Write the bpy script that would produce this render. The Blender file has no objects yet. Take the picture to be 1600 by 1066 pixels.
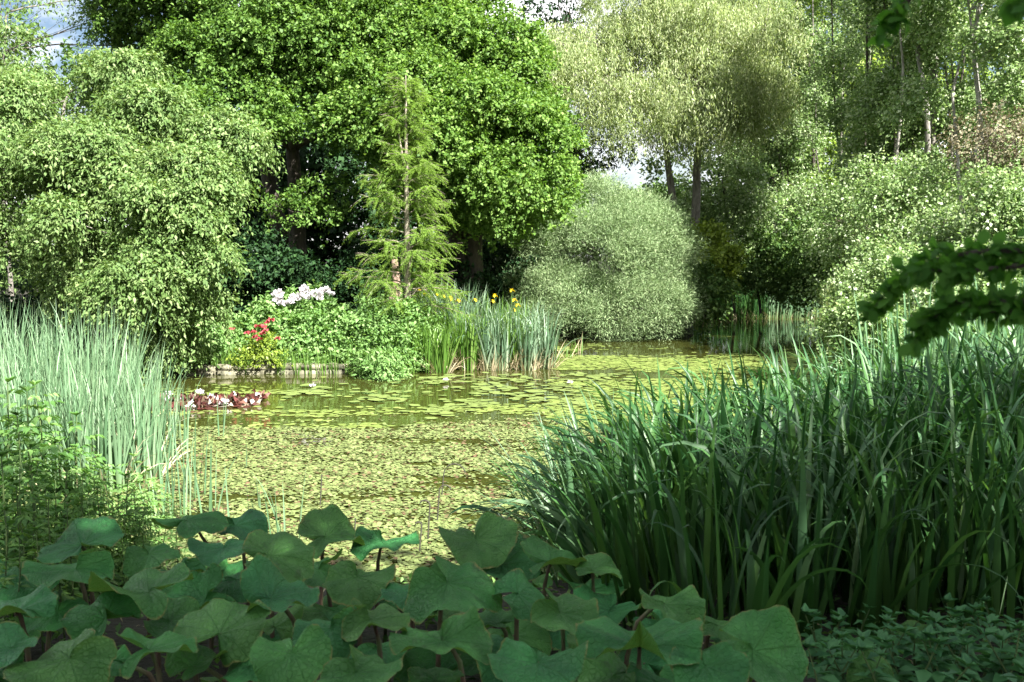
import bpy, math, random
import numpy as np
from mathutils import noise, Vector
R = math.radians
sc = bpy.context.scene
col = sc.collection

# ---------------------------------------------------------------- camera
F = 1556.0; PITCH = R(4.885); CAMZ = 2.2
cd = bpy.data.cameras.new('camera'); cam = bpy.data.objects.new('camera', cd); col.objects.link(cam)
cd.sensor_width = 36.0; cd.lens = 36.0 * F / 1600; cd.clip_start = .05; cd.clip_end = 2000
cam.location = (0, 0, CAMZ); cam.rotation_euler = (R(90) - PITCH, 0, 0)
cd.dof.use_dof = True; cd.dof.focus_distance = 13.0; cd.dof.aperture_fstop = 6.5
sc.camera = cam

# ---------------------------------------------------------------- light
SUN = np.array([.55, -.72, .85]); SUN /= np.linalg.norm(SUN)
w = bpy.data.worlds.new('World'); sc.world = w; w.use_nodes = True
nt = w.node_tree; N = nt.nodes; L_ = nt.links; N.clear()
out = N.new('ShaderNodeOutputWorld'); bg = N.new('ShaderNodeBackground')
sky = N.new('ShaderNodeTexSky'); sky.sky_type = 'NISHITA'; sky.sun_disc = False
sky.sun_elevation = math.asin(SUN[2]); sky.sun_rotation = math.atan2(SUN[0], SUN[1])
sky.air_density = 1.0; sky.dust_density = 1.2; sky.ozone_density = 1.2
tc = N.new('ShaderNodeTexCoord'); mp = N.new('ShaderNodeMapping'); mp.inputs['Scale'].default_value = (1, 1, 2.2)
nz = N.new('ShaderNodeTexNoise'); nz.inputs['Scale'].default_value = 3.2; nz.inputs['Detail'].default_value = 8; nz.inputs['Roughness'].default_value = .58
rp = N.new('ShaderNodeValToRGB'); rp.color_ramp.elements[0].position = .44; rp.color_ramp.elements[1].position = .6
mx = N.new('ShaderNodeMix'); mx.data_type = 'RGBA'; mx.inputs['B'].default_value = (17, 17, 17.4, 1)
L_.new(tc.outputs['Generated'], mp.inputs['Vector']); L_.new(mp.outputs[0], nz.inputs['Vector'])
L_.new(nz.outputs['Fac'], rp.inputs['Fac']); L_.new(rp.outputs['Color'], mx.inputs['Factor'])
L_.new(sky.outputs[0], mx.inputs['A']); L_.new(mx.outputs['Result'], bg.inputs['Color'])
bg.inputs['Strength'].default_value = .028
L_.new(bg.outputs[0], out.inputs['Surface'])
sl = bpy.data.lights.new('sun', 'SUN'); sl.energy = 5.0; sl.angle = R(.53); sl.color = (1, .975, .92)
so = bpy.data.objects.new('sun', sl); col.objects.link(so)
so.rotation_euler = Vector(tuple(SUN)).to_track_quat('Z', 'Y').to_euler(); so.location = (20, -20, 30)
vs = sc.view_settings; sc.display_settings.display_device = 'sRGB'
vs.view_transform = 'Standard'; vs.look = 'None'; vs.gamma = 1; vs.use_curve_mapping = False; vs.exposure = 2.32
cy = sc.cycles
cy.max_bounces = 6; cy.diffuse_bounces = 3; cy.glossy_bounces = 3; cy.transmission_bounces = 4; cy.transparent_max_bounces = 6
cy.caustics_reflective = False; cy.caustics_refractive = False
cy.use_denoising = True; cy.denoising_input_passes = 'RGB_ALBEDO_NORMAL'

# ---------------------------------------------------------------- helpers
def W(px, py, Y):
    """point of the world seen at (px,py) of the 1600x1066 frame, at distance Y"""
    u = (px - 800) / F; v = (533 - py) / F
    d = np.array([u, math.cos(PITCH) + v * math.sin(PITCH), -math.sin(PITCH) + v * math.cos(PITCH)])
    return np.array([0, 0, CAMZ]) + d * (Y / d[1])
def G(px, py, z=0.0):
    u = (px - 800) / F; v = (533 - py) / F
    d = np.array([u, math.cos(PITCH) + v * math.sin(PITCH), -math.sin(PITCH) + v * math.cos(PITCH)])
    return np.array([0, 0, CAMZ]) + d * ((z - CAMZ) / d[2])
def unit(a): return a / (np.linalg.norm(a, axis=-1, keepdims=True) + 1e-9)
def rvec(rng, n): return unit(rng.normal(size=(n, 3)))
UP = np.array([0., 0, 1])

def mesh(name, V, Fc, mat, parent=None, smooth=False, attr=None, uv=None):
    """V (n,3); Fc: (m,k) array or list of such arrays"""
    if isinstance(Fc, np.ndarray): Fc = [Fc]
    Fc = [f for f in Fc if len(f)]
    me = bpy.data.meshes.new(name)
    me.vertices.add(len(V)); me.vertices.foreach_set('co', np.ascontiguousarray(V, np.float32).ravel())
    idx = np.concatenate([f.ravel() for f in Fc]).astype(np.int32)
    tot = np.concatenate([np.full(len(f), f.shape[1]) for f in Fc])
    st = np.concatenate([[0], np.cumsum(tot)[:-1]]).astype(np.int32)
    me.loops.add(len(idx)); me.loops.foreach_set('vertex_index', idx)
    me.polygons.add(len(tot)); me.polygons.foreach_set('loop_start', st)
    me.update(calc_edges=True)
    if smooth: me.polygons.foreach_set('use_smooth', np.ones(len(tot), bool))
    if attr is not None:
        a = me.attributes.new('t', 'FLOAT', 'POINT'); a.data.foreach_set('value', np.asarray(attr, np.float32))
    if uv is not None:
        u = me.attributes.new('pol', 'FLOAT_VECTOR', 'POINT')
        u.data.foreach_set('vector', np.ascontiguousarray(uv, np.float32).ravel())
    if isinstance(mat, (list, tuple)):
        for m in mat: me.materials.append(m)
    else: me.materials.append(mat)
    o = bpy.data.objects.new(name, me); col.objects.link(o)
    if parent is not None: o.parent = parent
    return o
def tag(o, label, cat, group=None, kind=None):
    if label: o['label'] = label
    if cat: o['category'] = cat
    if group: o['group'] = group
    if kind: o['kind'] = kind
    return o
def thing(name, label, cat, loc=(0, 0, 0), group=None, rz=0):
    o = bpy.data.objects.new(name, None); col.objects.link(o); o.location = tuple(loc); o.rotation_euler.z = rz
    o.empty_display_size = .1
    return tag(o, label, cat, group)
def copy_thing(root, loc, label, group=None, rz=0, s=1):
    r = root.copy(); col.objects.link(r); r.location = tuple(loc); r.rotation_euler.z = rz; r.scale = (s, s, s)
    r['label'] = label
    if group: r['group'] = group
    for ch in list(root.children):
        c = ch.copy(); col.objects.link(c); c.parent = r
    return r
class Acc:
    def __init__(s): s.V = []; s.F = {}; s.T = []; s.n = 0
    def add(s, V, Fc, t=None):
        s.V.append(V); s.T.append(np.zeros(len(V)) if t is None else t)
        s.F.setdefault(Fc.shape[1], []).append(Fc + s.n); s.n += len(V)
    def build(s, name, mat, parent=None, smooth=False, attr=False):
        V = np.concatenate(s.V); Fc = [np.concatenate(v) for v in s.F.values()]
        return mesh(name, V, Fc, mat, parent, smooth, np.concatenate(s.T) if attr else None)
_u = ['', 'first', 'second', 'third', 'fourth', 'fifth', 'sixth', 'seventh', 'eighth', 'ninth']
ORD = _u[1:] + ['tenth', 'eleventh', 'twelfth', 'thirteenth', 'fourteenth', 'fifteenth', 'sixteenth', 'seventeenth', 'eighteenth', 'nineteenth']
for _t in ('twenty', 'thirty', 'forty', 'fifty', 'sixty', 'seventy', 'eighty', 'ninety'): ORD += [_t[:-1] + 'ieth'] + [_t + '-' + q for q in _u[1:]]
def ordf(i): return 'leftmost' if i == 0 else ORD[i] + ' from the left'

def tube(P, rad, sides=6):
    P = np.asarray(P, float); n = len(P); rad = np.asarray(rad, float) * np.ones(n)
    T = np.gradient(P, axis=0); T = unit(T)
    ref = np.where(np.abs(T[:, 2:3]) > .9, np.array([[1., 0, 0]]), np.array([[0., 0, 1]]))
    A = unit(np.cross(T, ref)); B = np.cross(T, A)
    a = np.linspace(0, 2 * np.pi, sides, endpoint=False)
    V = (P[:, None] + rad[:, None, None] * (A[:, None] * np.cos(a)[None, :, None] + B[:, None] * np.sin(a)[None, :, None])).reshape(-1, 3)
    i = np.arange(n - 1)[:, None] * sides; j = np.arange(sides)[None]; k = (j + 1) % sides
    Q = np.stack([i + j, i + k, i + sides + k, i + sides + j], -1).reshape(-1, 4)
    return V, Q
def bend(rng, a, b, n=6, wob=.06, sag=0):
    a = np.asarray(a, float); b = np.asarray(b, float); t = np.linspace(0, 1, n)[:, None]
    L = np.linalg.norm(b - a); P = a + (b - a) * t
    P += np.cumsum(rng.normal(size=(n, 3)), 0) * wob * L / n * (np.sin(np.pi * t)) 
    P[:, 2] += sag * L * np.sin(np.pi * t[:, 0])
    return P

def leafquads(pos, d, nr, L, Wd, curl=.15, fold=.18):
    d = unit(d); s = unit(np.cross(d, nr)); nr = np.cross(s, d)
    L = (L * np.ones(len(pos)))[:, None]; Wd = (Wd * np.ones(len(pos)))[:, None]
    a = pos; m = pos + d * L * .42
    l = m + s * Wd * .5 + nr * fold * Wd; r = m - s * Wd * .5 + nr * fold * Wd
    t = pos + d * L - nr * curl * L
    V = np.stack([a, l, t, r], 1).reshape(-1, 3)
    return V, np.arange(len(V)).reshape(-1, 4)

def blades(rng, base, az, lean, L, wd, droop, p=2.5, seg=8, keel=.25, taper=3.0, twist=0.6):
    n = len(base); t = np.linspace(0, 1, seg + 1)
    o = np.ones(n); az = az * o; lean = lean * o; L = L * o; wd = wd * o; droop = droop * o; p = p * o
    th = lean[:, None] + droop[:, None] * t[None] ** p[:, None]
    ds = (L / seg)[:, None]
    thm = .5 * (th[:, 1:] + th[:, :-1])
    r = np.concatenate([np.zeros((n, 1)), np.cumsum(np.sin(thm) * ds, 1)], 1)
    z = np.concatenate([np.zeros((n, 1)), np.cumsum(np.cos(thm) * ds, 1)], 1)
    h = np.stack([np.cos(az), np.sin(az), np.zeros(n)], 1)
    C = base[:, None] + r[..., None] * h[:, None] + z[..., None] * UP
    tw = (rng.uniform(-1, 1, n) * twist)[:, None] + rng.uniform(-.6, .6, n)[:, None] * t[None]
    side0 = np.stack([-np.sin(az), np.cos(az), np.zeros(n)], 1)[:, None]
    tang = np.sin(th)[..., None] * h[:, None] + np.cos(th)[..., None] * UP
    nrm = np.cross(side0 * np.ones_like(tang), tang)
    side = side0 * np.cos(tw)[..., None] + nrm * np.sin(tw)[..., None]
    nrm = np.cross(side, tang)
    wp = wd[:, None] * (1 - t[None] ** taper) * (.75 + .25 * np.sin(np.pi * np.minimum(1, t * 1.6)))[None] + 1e-4
    Lf = C + side * wp[..., None] * .5; Rt = C - side * wp[..., None] * .5; M = C + nrm * wp[..., None] * keel
    if keel:
        V = np.stack([Lf, M, Rt], 2).reshape(-1, 3); k = 3
    else:
        V = np.stack([Lf, Rt], 2).reshape(-1, 3); k = 2
    b = (np.arange(n) * (seg + 1) * k)[:, None, None] + (np.arange(seg) * k)[None, :, None]
    c = np.arange(k - 1)[None, None]
    b = b + c
    Q = np.stack([b, b + 1, b + 1 + k, b + k], -1).reshape(-1, 4)
    T = np.repeat(np.tile(t, n), k)
    return V, Q, T

# ---------------------------------------------------------------- materials
def newmat(name):
    m = bpy.data.materials.new(name); m.use_nodes = True; m.node_tree.nodes.clear(); return m, m.node_tree.nodes, m.node_tree.links
def ramp(N, cols):
    r = N.new('ShaderNodeValToRGB'); e = r.color_ramp.elements
    for i, (p, c) in enumerate(cols):
        q = e[i] if i < 2 else e.new(p)
        q.position = p; q.color = (*c, 1)
    return r
def foliage(name, cols, trans=.35, rough=.5, spec=.4, tint=(1.15, 1.2, .6), patch=.5, tcols=None):
    """leaf: colour differs leaf by leaf; thin, lets some light through"""
    m, N, L = newmat(name)
    g = N.new('ShaderNodeNewGeometry'); r = ramp(N, cols)
    tc = N.new('ShaderNodeTexCoord'); nz = N.new('ShaderNodeTexNoise'); nz.inputs['Scale'].default_value = .9; nz.inputs['Detail'].default_value = 2
    L.new(tc.outputs['Object'], nz.inputs['Vector'])
    mm = N.new('ShaderNodeMath'); mm.operation = 'MULTIPLY_ADD'; mm.inputs[1].default_value = patch; mm.inputs[2].default_value = -.5 * patch
    L.new(nz.outputs['Fac'], mm.inputs[0]); ad = N.new('ShaderNodeMath'); ad.use_clamp = True
    L.new(g.outputs['Random Per Island'], ad.inputs[0]); L.new(mm.outputs[0], ad.inputs[1]); L.new(ad.outputs[0], r.inputs['Fac'])
    colr = r.outputs['Color']
    if tcols:
        at = N.new('ShaderNodeAttribute'); at.attribute_name = 't'; r2 = ramp(N, tcols); L.new(at.outputs['Fac'], r2.inputs['Fac'])
        mt = N.new('ShaderNodeMix'); mt.data_type = 'RGBA'; mt.blend_type = 'MULTIPLY'; mt.inputs['Factor'].default_value = 1
        L.new(colr, mt.inputs['A']); L.new(r2.outputs['Color'], mt.inputs['B']); colr = mt.outputs['Result']
    b = N.new('ShaderNodeBsdfPrincipled'); b.inputs['Roughness'].default_value = rough; b.inputs['Specular IOR Level'].default_value = spec
    L.new(colr, b.inputs['Base Color'])
    t = N.new('ShaderNodeBsdfTranslucent'); tm = N.new('ShaderNodeMix'); tm.data_type = 'RGBA'; tm.blend_type = 'MULTIPLY'
    tm.inputs['Factor'].default_value = 1; tm.inputs['B'].default_value = (*tint, 1); tm.clamp_result = True
    L.new(colr, tm.inputs['A']); L.new(tm.outputs['Result'], t.inputs['Color'])
    x = N.new('ShaderNodeMixShader'); x.inputs[0].default_value = trans; o = N.new('ShaderNodeOutputMaterial')
    L.new(b.outputs[0], x.inputs[1]); L.new(t.outputs[0], x.inputs[2]); L.new(x.outputs[0], o.inputs['Surface'])
    return m
def bark(name, c1, c2, scale=14, bump=.4):
    m, N, L = newmat(name)
    tc = N.new('ShaderNodeTexCoord'); mp = N.new('ShaderNodeMapping'); mp.inputs['Scale'].default_value = (1, 1, .3)
    nz = N.new('ShaderNodeTexNoise'); nz.inputs['Scale'].default_value = scale; nz.inputs['Detail'].default_value = 6; nz.inputs['Roughness'].default_value = .65
    L.new(tc.outputs['Object'], mp.inputs['Vector']); L.new(mp.outputs[0], nz.inputs['Vector'])
    r = ramp(N, [(.36, c1), (.66, c2)]); L.new(nz.outputs['Fac'], r.inputs['Fac'])
    b = N.new('ShaderNodeBsdfPrincipled'); b.inputs['Roughness'].default_value = .85
    bp = N.new('ShaderNodeBump'); bp.inputs['Strength'].default_value = bump; bp.inputs['Distance'].default_value = .03
    L.new(nz.outputs['Fac'], bp.inputs['Height']); L.new(bp.outputs[0], b.inputs['Normal'])
    L.new(r.outputs['Color'], b.inputs['Base Color']); o = N.new('ShaderNodeOutputMaterial'); L.new(b.outputs[0], o.inputs['Surface'])
    return m
M = {}
M['left'] = foliage('fresh_leaf', [(0, (.075, .14, .035)), (.5, (.135, .22, .065)), (1, (.24, .32, .125))], .38, .55, .25)
M['maple'] = foliage('maple_leaf', [(0, (.045, .10, .018)), (.5, (.095, .185, .033)), (1, (.17, .275, .065))], .38, .55, .25)
M['maple2'] = foliage('hornbeam_leaf', [(0, (.055, .12, .018)), (.5, (.115, .215, .038)), (1, (.20, .31, .075))], .38, .55, .25)
M['dark'] = foliage('dark_and_shaded_leaf', [(0, (.010, .03, .010)), (.5, (.018, .05, .015)), (1, (.035, .08, .022))], .2, .6, .2)  # near-black: shade of the wood put into leaf colour; the yew is dark itself
M['mid'] = foliage('wood_leaf', [(0, (.045, .10, .025)), (.5, (.09, .17, .04)), (1, (.15, .23, .065))], .35, .6, .25)
M['yellow'] = foliage('yellow_green_leaf', [(0, (.13, .21, .04)), (.5, (.23, .33, .07)), (1, (.35, .44, .12))], .45, .6, .25)
M['bush'] = foliage('grey_willow_leaf', [(0, (.13, .20, .085)), (.5, (.20, .285, .13)), (1, (.31, .38, .20))], .3, .6, .25, (1.05, 1.15, .8))
M['weep'] = foliage('willow_leaf', [(0, (.15, .21, .075)), (.5, (.29, .36, .155)), (1, (.50, .54, .32))], .45, .5, .3)
M['silver'] = foliage('poplar_leaf', [(0, (.10, .18, .05)), (.5, (.20, .30, .105)), (.85, (.31, .40, .19)), (1, (.52, .58, .40))], .4, .45, .4, (1.1, 1.15, .75))
M['conifer'] = foliage('cypress_needle', [(0, (.13, .23, .04)), (1, (.23, .34, .075))], .42, .65, .15, patch=.8)
M['herb'] = foliage('herb_leaf', [(0, (.09, .18, .045)), (.5, (.15, .28, .075)), (1, (.25, .37, .14))], .38, .55, .3)
M['lime'] = foliage('lime_leaf', [(0, (.13, .2, .02)), (1, (.26, .34, .05))], .4, .5, .35)
M['iris_blue'] = foliage('iris_blade_blue', [(0, (.06, .12, .06)), (.5, (.12, .20, .12)), (1, (.22, .30, .20))], .3, .4, .5, (1.15, 1.15, .7),
    tcols=[(0, (2.2, 1.6, 1.4)), (.2, (1.2, 1.05, 1)), (.35, (1, 1, 1)), (1, (1, 1, .9))])
M['iris_green'] = foliage('iris_blade_green', [(0, (.06, .14, .02)), (.5, (.10, .20, .03)), (1, (.17, .28, .06))], .38, .4, .5)
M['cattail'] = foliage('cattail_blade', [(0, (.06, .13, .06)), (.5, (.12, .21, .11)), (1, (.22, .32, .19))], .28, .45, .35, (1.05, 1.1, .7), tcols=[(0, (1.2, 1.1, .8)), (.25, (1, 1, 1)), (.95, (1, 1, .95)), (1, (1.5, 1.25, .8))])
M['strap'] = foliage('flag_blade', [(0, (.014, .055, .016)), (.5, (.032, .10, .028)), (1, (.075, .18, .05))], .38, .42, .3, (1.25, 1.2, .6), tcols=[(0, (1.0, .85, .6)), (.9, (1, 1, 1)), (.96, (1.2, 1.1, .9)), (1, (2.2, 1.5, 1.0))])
M['strap_sunlit'] = foliage('sunlit_flag_blade', [(0, (.05, .13, .055)), (.5, (.10, .20, .09)), (1, (.20, .31, .16))], .35, .42, .35, (1.1, 1.15, .6))  # lighter copy of the flag blade, sunlight put into its colour
M['sedge'] = foliage('sedge_blade', [(0, (.05, .13, .05)), (1, (.14, .25, .12))], .35, .4, .4)
M['straw'] = foliage('dead_straw', [(0, (.25, .20, .11)), (1, (.50, .43, .28))], .2, .6, .3, (1, .95, .8))
M['nettle'] = foliage('nettle_leaf', [(0, (.05, .13, .03)), (.5, (.10, .22, .05)), (1, (.17, .30, .08))], .4, .55, .3)
M['herb_dark'] = foliage('ground_herb_leaf', [(0, (.04, .14, .05)), (1, (.08, .22, .075))], .3, .5, .3)
M['float'] = foliage('floating_leaf', [(0, (.12, .07, .04)), (.10, (.12, .10, .045)), (.18, (.10, .13, .042)), (.6, (.14, .175, .057)), (1, (.19, .23, .085))], .08, .55, .3, patch=.35)
M['weed'] = foliage('duckweed', [(0, (.12, .165, .035)), (1, (.20, .25, .065))], .05, .45, .4)
M['pad'] = foliage('lily_pad', [(0, (.16, .09, .04)), (.15, (.11, .15, .04)), (1, (.19, .24, .07))], .05, .4, .5)
M['redpad'] = foliage('red_lily_leaf', [(0, (.04, .012, .01)), (.7, (.11, .035, .028)), (.88, (.2, .15, .10)), (1, (.45, .42, .36))], .15, .35, .5, (1.2, .8, .6))
M['brown'] = foliage('dry_leaf', [(0, (.10, .10, .05)), (1, (.26, .23, .15))], .2, .6, .2, (1.1, .9, .7))
M['white'] = foliage('white_petal', [(0, (.55, .52, .53)), (1, (.75, .71, .72))], .2, .5, .3, (1, 1, 1))
M['red'] = foliage('red_petal', [(0, (.30, .03, .05)), (1, (.48, .10, .11))], .2, .5, .3, (1, .6, .6))
M['gold'] = foliage('yellow_petal', [(0, (.75, .50, .01)), (1, (.85, .68, .03))], .25, .5, .3, (1, .9, .4))
M['stem'] = bark('green_stem', (.04, .08, .02), (.08, .12, .03), 30, .1)
M['redstem'] = bark('butterbur_stalk', (.10, .05, .04), (.10, .14, .05), 20, .1)
M['bark'] = bark('grey_bark', (.07, .06, .05), (.22, .20, .17))
M['bark_dark'] = bark('dark_bark', (.025, .02, .015), (.07, .055, .04))
M['bark_pale'] = bark('pale_bark', (.12, .11, .095), (.36, .34, .30), 9)
M['bark_conifer'] = bark('cypress_bark', (.13, .11, .08), (.36, .31, .24), 16)
M['bark_pink'] = bark('pink_bark', (.13, .08, .055), (.36, .25, .19), 8)
M['twig'] = bark('twig_bark', (.10, .08, .06), (.26, .22, .17), 25)
M['deadstem'] = bark('dead_stem', (.02, .02, .012), (.05, .045, .03), 25)

def butterbur_mat():
    m, N, L = newmat('butterbur_leaf')
    at = N.new('ShaderNodeAttribute'); at.attribute_name = 'pol'
    sep = N.new('ShaderNodeSeparateXYZ'); L.new(at.outputs['Vector'], sep.inputs[0])     # x theta, y radius, z id
    tc = N.new('ShaderNodeTexCoord'); nz = N.new('ShaderNodeTexNoise'); nz.inputs['Scale'].default_value = 9; nz.inputs['Detail'].default_value = 5
    L.new(tc.outputs['Object'], nz.inputs['Vector'])
    # main veins: ridges of |sin(n theta)|, branching with the radius
    def M_(op, a, b=None, c=None):
        q = N.new('ShaderNodeMath'); q.operation = op
        for i, v in enumerate((a, b, c)):
            if v is None: continue
            if isinstance(v, (int, float)): q.inputs[i].default_value = v
            else: L.new(v, q.inputs[i])
        return q.outputs[0]
    wob = M_('MULTIPLY_ADD', nz.outputs['Fac'], .22, sep.outputs['X'])
    v1 = M_('ABSOLUTE', M_('SINE', M_('MULTIPLY', wob, 4.5)))
    v1 = M_('MULTIPLY', v1, M_('ADD', sep.outputs['Y'], .08))
    v2 = M_('ABSOLUTE', M_('SINE', M_('MULTIPLY', M_('ADD', wob, M_('MULTIPLY', sep.outputs['Y'], .35)), 13)))
    v2 = M_('ADD', M_('MULTIPLY', v2, .35), M_('SUBTRACT', .42, M_('MULTIPLY', sep.outputs['Y'], .35)))
    vm = M_('MINIMUM', v1, v2)
    rv = N.new('ShaderNodeMapRange'); rv.inputs['From Max'].default_value = .07; L.new(vm, rv.inputs['Value'])
    rc = ramp(N, [(.3, (.024, .125, .030)), (.7, (.062, .24, .055))]); L.new(nz.outputs['Fac'], rc.inputs['Fac'])
    n2 = N.new('ShaderNodeTexNoise'); n2.inputs['Scale'].default_value = 2.5; L.new(tc.outputs['Object'], n2.inputs['Vector'])
    oi = N.new('ShaderNodeObjectInfo'); hs = N.new('ShaderNodeHueSaturation')
    L.new(M_('MULTIPLY_ADD', oi.outputs['Random'], .06, .465), hs.inputs['Hue']); L.new(M_('MULTIPLY_ADD', n2.outputs['Fac'], 1.7, .2), hs.inputs['Value'])
    L.new(rc.outputs['Color'], hs.inputs['Color'])
    mx = N.new('ShaderNodeMix'); mx.data_type = 'RGBA'; mx.inputs['A'].default_value = (.07, .21, .06, 1)
    L.new(M_('MULTIPLY_ADD', rv.outputs[0], .6, .4), mx.inputs['Factor']); L.new(hs.outputs[0], mx.inputs['B'])
    # dark bruises
    n3 = N.new('ShaderNodeTexNoise'); n3.inputs['Scale'].default_value = 17; n3.inputs['Detail'].default_value = 3; L.new(tc.outputs['Object'], n3.inputs['Vector'])
    r3 = N.new('ShaderNodeMapRange'); r3.inputs['From Min'].default_value = .62; r3.inputs['From Max'].default_value = .74; r3.inputs['To Max'].default_value = .55
    L.new(n3.outputs['Fac'], r3.inputs['Value'])
    m3 = N.new('ShaderNodeMix'); m3.data_type = 'RGBA'; m3.inputs['B'].default_value = (.03, .045, .02, 1)
    L.new(r3.outputs[0], m3.inputs['Factor']); L.new(mx.outputs['Result'], m3.inputs['A'])
    b = N.new('ShaderNodeBsdfPrincipled'); b.inputs['Roughness'].default_value = .45; b.inputs['Specular IOR Level'].default_value = .22
    r4 = N.new('ShaderNodeMapRange'); r4.inputs['From Min'].default_value = .955; r4.inputs['From Max'].default_value = 1.0; L.new(M_('ADD', sep.outputs['Y'], M_('MULTIPLY', M_('SUBTRACT', n3.outputs['Fac'], .55), .25)), r4.inputs['Value'])
    m4 = N.new('ShaderNodeMix'); m4.data_type = 'RGBA'; m4.inputs['B'].default_value = (.16, .17, .05, 1); L.new(r4.outputs[0], m4.inputs['Factor']); L.new(m3.outputs['Result'], m4.inputs['A'])
    L.new(m4.outputs['Result'], b.inputs['Base Color'])
    bp = N.new('ShaderNodeBump'); bp.inputs['Strength'].default_value = .6; bp.inputs['Distance'].default_value = .012
    vo = N.new('ShaderNodeTexVoronoi'); vo.feature = 'DISTANCE_TO_EDGE'; vo.inputs['Scale'].default_value = 55; L.new(tc.outputs['Object'], vo.inputs['Vector'])
    hh = M_('ADD', M_('ADD', rv.outputs[0], M_('MULTIPLY', nz.outputs['Fac'], .8)), M_('MINIMUM', M_('MULTIPLY', vo.outputs['Distance'], 3.0), .45)); L.new(hh, bp.inputs['Height']); L.new(bp.outputs[0], b.inputs['Normal'])
    t = N.new('ShaderNodeBsdfTranslucent'); t.inputs['Color'].default_value = (.12, .24, .03, 1)
    x = N.new('ShaderNodeMixShader'); x.inputs[0].default_value = .28; o = N.new('ShaderNodeOutputMaterial')
    L.new(b.outputs[0], x.inputs[1]); L.new(t.outputs[0], x.inputs[2]); L.new(x.outputs[0], o.inputs['Surface'])
    return m
M['butterbur'] = butterbur_mat()

# ---------------------------------------------------------------- ground and water
POND = np.array([G(-420, 790)[:2], G(-420, 610)[:2], G(0, 590)[:2], G(150, 586)[:2], G(270, 586)[:2], G(420, 584)[:2], G(560, 578)[:2], G(640, 582)[:2],
                 G(730, 570)[:2], G(860, 545)[:2], G(880, 530)[:2], G(1085, 524)[:2], G(1080, 494)[:2], G(1280, 490)[:2], G(1310, 520)[:2],
                 G(1290, 560)[:2], [6.0, 15], [4.8, 11], [3.3, 8.6], [2.0, 7.2], [.4, 6.3], [-1.5, 6.1], [-3.2, 6.6], [-4.6, 7.6]])
def sdist(P):
    """signed distance to the pond edge, positive on land"""
    P = np.asarray(P, float); A = POND; B = np.roll(POND, -1, 0)
    d = np.full(len(P), 1e9); ins = np.zeros(len(P), bool)
    for a, b in zip(A, B):
        e = b - a; q = P - a; t = np.clip((q @ e) / (e @ e), 0, 1)
        d = np.minimum(d, np.linalg.norm(q - t[:, None] * e, axis=1))
        c = ((a[1] > P[:, 1]) != (b[1] > P[:, 1])) & (P[:, 0] < (b[0] - a[0]) * (P[:, 1] - a[1]) / (b[1] - a[1] + 1e-12) + a[0])
        ins ^= c
    return np.where(ins, -d, d)
def ground(P):
    P = np.atleast_2d(np.asarray(P, float))[:, :2]; d = sdist(P)
    land = .16 + .44 * np.clip(d / 3.2, 0, 1) ** .8 + .02 * np.clip(d - 4, 0, 60)
    h = np.where(d > 0, np.minimum(d / .25, 1) * land, np.maximum(-.5, d * .6) - .02)
    n = np.array([noise.noise((x * .7, y * .7, 0)) for x, y in P])
    return h + np.where(d > .2, n * .07, 0)
def gz(x, y): return float(ground([[x, y]])[0])
gx = np.unique(np.concatenate([np.linspace(-14, 14, 150), np.sign(np.linspace(-1, 1, 61)) * (14 + 500 * np.abs(np.linspace(-1, 1, 61)) ** 3)]))
gy = np.unique(np.concatenate([np.linspace(-4, 42, 240), 42 + 600 * np.linspace(0, 1, 26) ** 3, -4 - 200 * np.linspace(0, 1, 16) ** 3]))
XX, YY = np.meshgrid(gx, gy); PP = np.stack([XX.ravel(), YY.ravel()], 1); ZZ = np.minimum(ground(PP), 1.6)
nx, ny = len(gx), len(gy); i = (np.arange(ny - 1)[:, None] * nx + np.arange(nx - 1)[None]).ravel()
m, N, L = newmat('soil'); tc = N.new('ShaderNodeTexCoord'); nz = N.new('ShaderNodeTexNoise'); nz.inputs['Scale'].default_value = 1.6; nz.inputs['Detail'].default_value = 9; nz.inputs['Roughness'].default_value = .7
L.new(tc.outputs['Object'], nz.inputs['Vector']); r = ramp(N, [(.36, (.010, .008, .005)), (.55, (.02, .018, .009)), (.68, (.02, .035, .010))]); L.new(nz.outputs['Fac'], r.inputs['Fac'])
b = N.new('ShaderNodeBsdfPrincipled'); b.inputs['Roughness'].default_value = .95; L.new(r.outputs['Color'], b.inputs['Base Color'])
n2 = N.new('ShaderNodeTexNoise'); n2.inputs['Scale'].default_value = 25; n2.inputs['Detail'].default_value = 5; L.new(tc.outputs['Object'], n2.inputs['Vector'])
bp = N.new('ShaderNodeBump'); bp.inputs['Distance'].default_value = .04; bp.inputs['Strength'].default_value = .8; L.new(n2.outputs['Fac'], bp.inputs['Height']); L.new(bp.outputs[0], b.inputs['Normal'])
o = N.new('ShaderNodeOutputMaterial'); L.new(b.outputs[0], o.inputs['Surface'])
tag(mesh('ground', np.column_stack([PP, ZZ]), np.stack([i, i + 1, i + 1 + nx, i + nx], 1), m, smooth=True), None, None, kind='structure')

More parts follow.
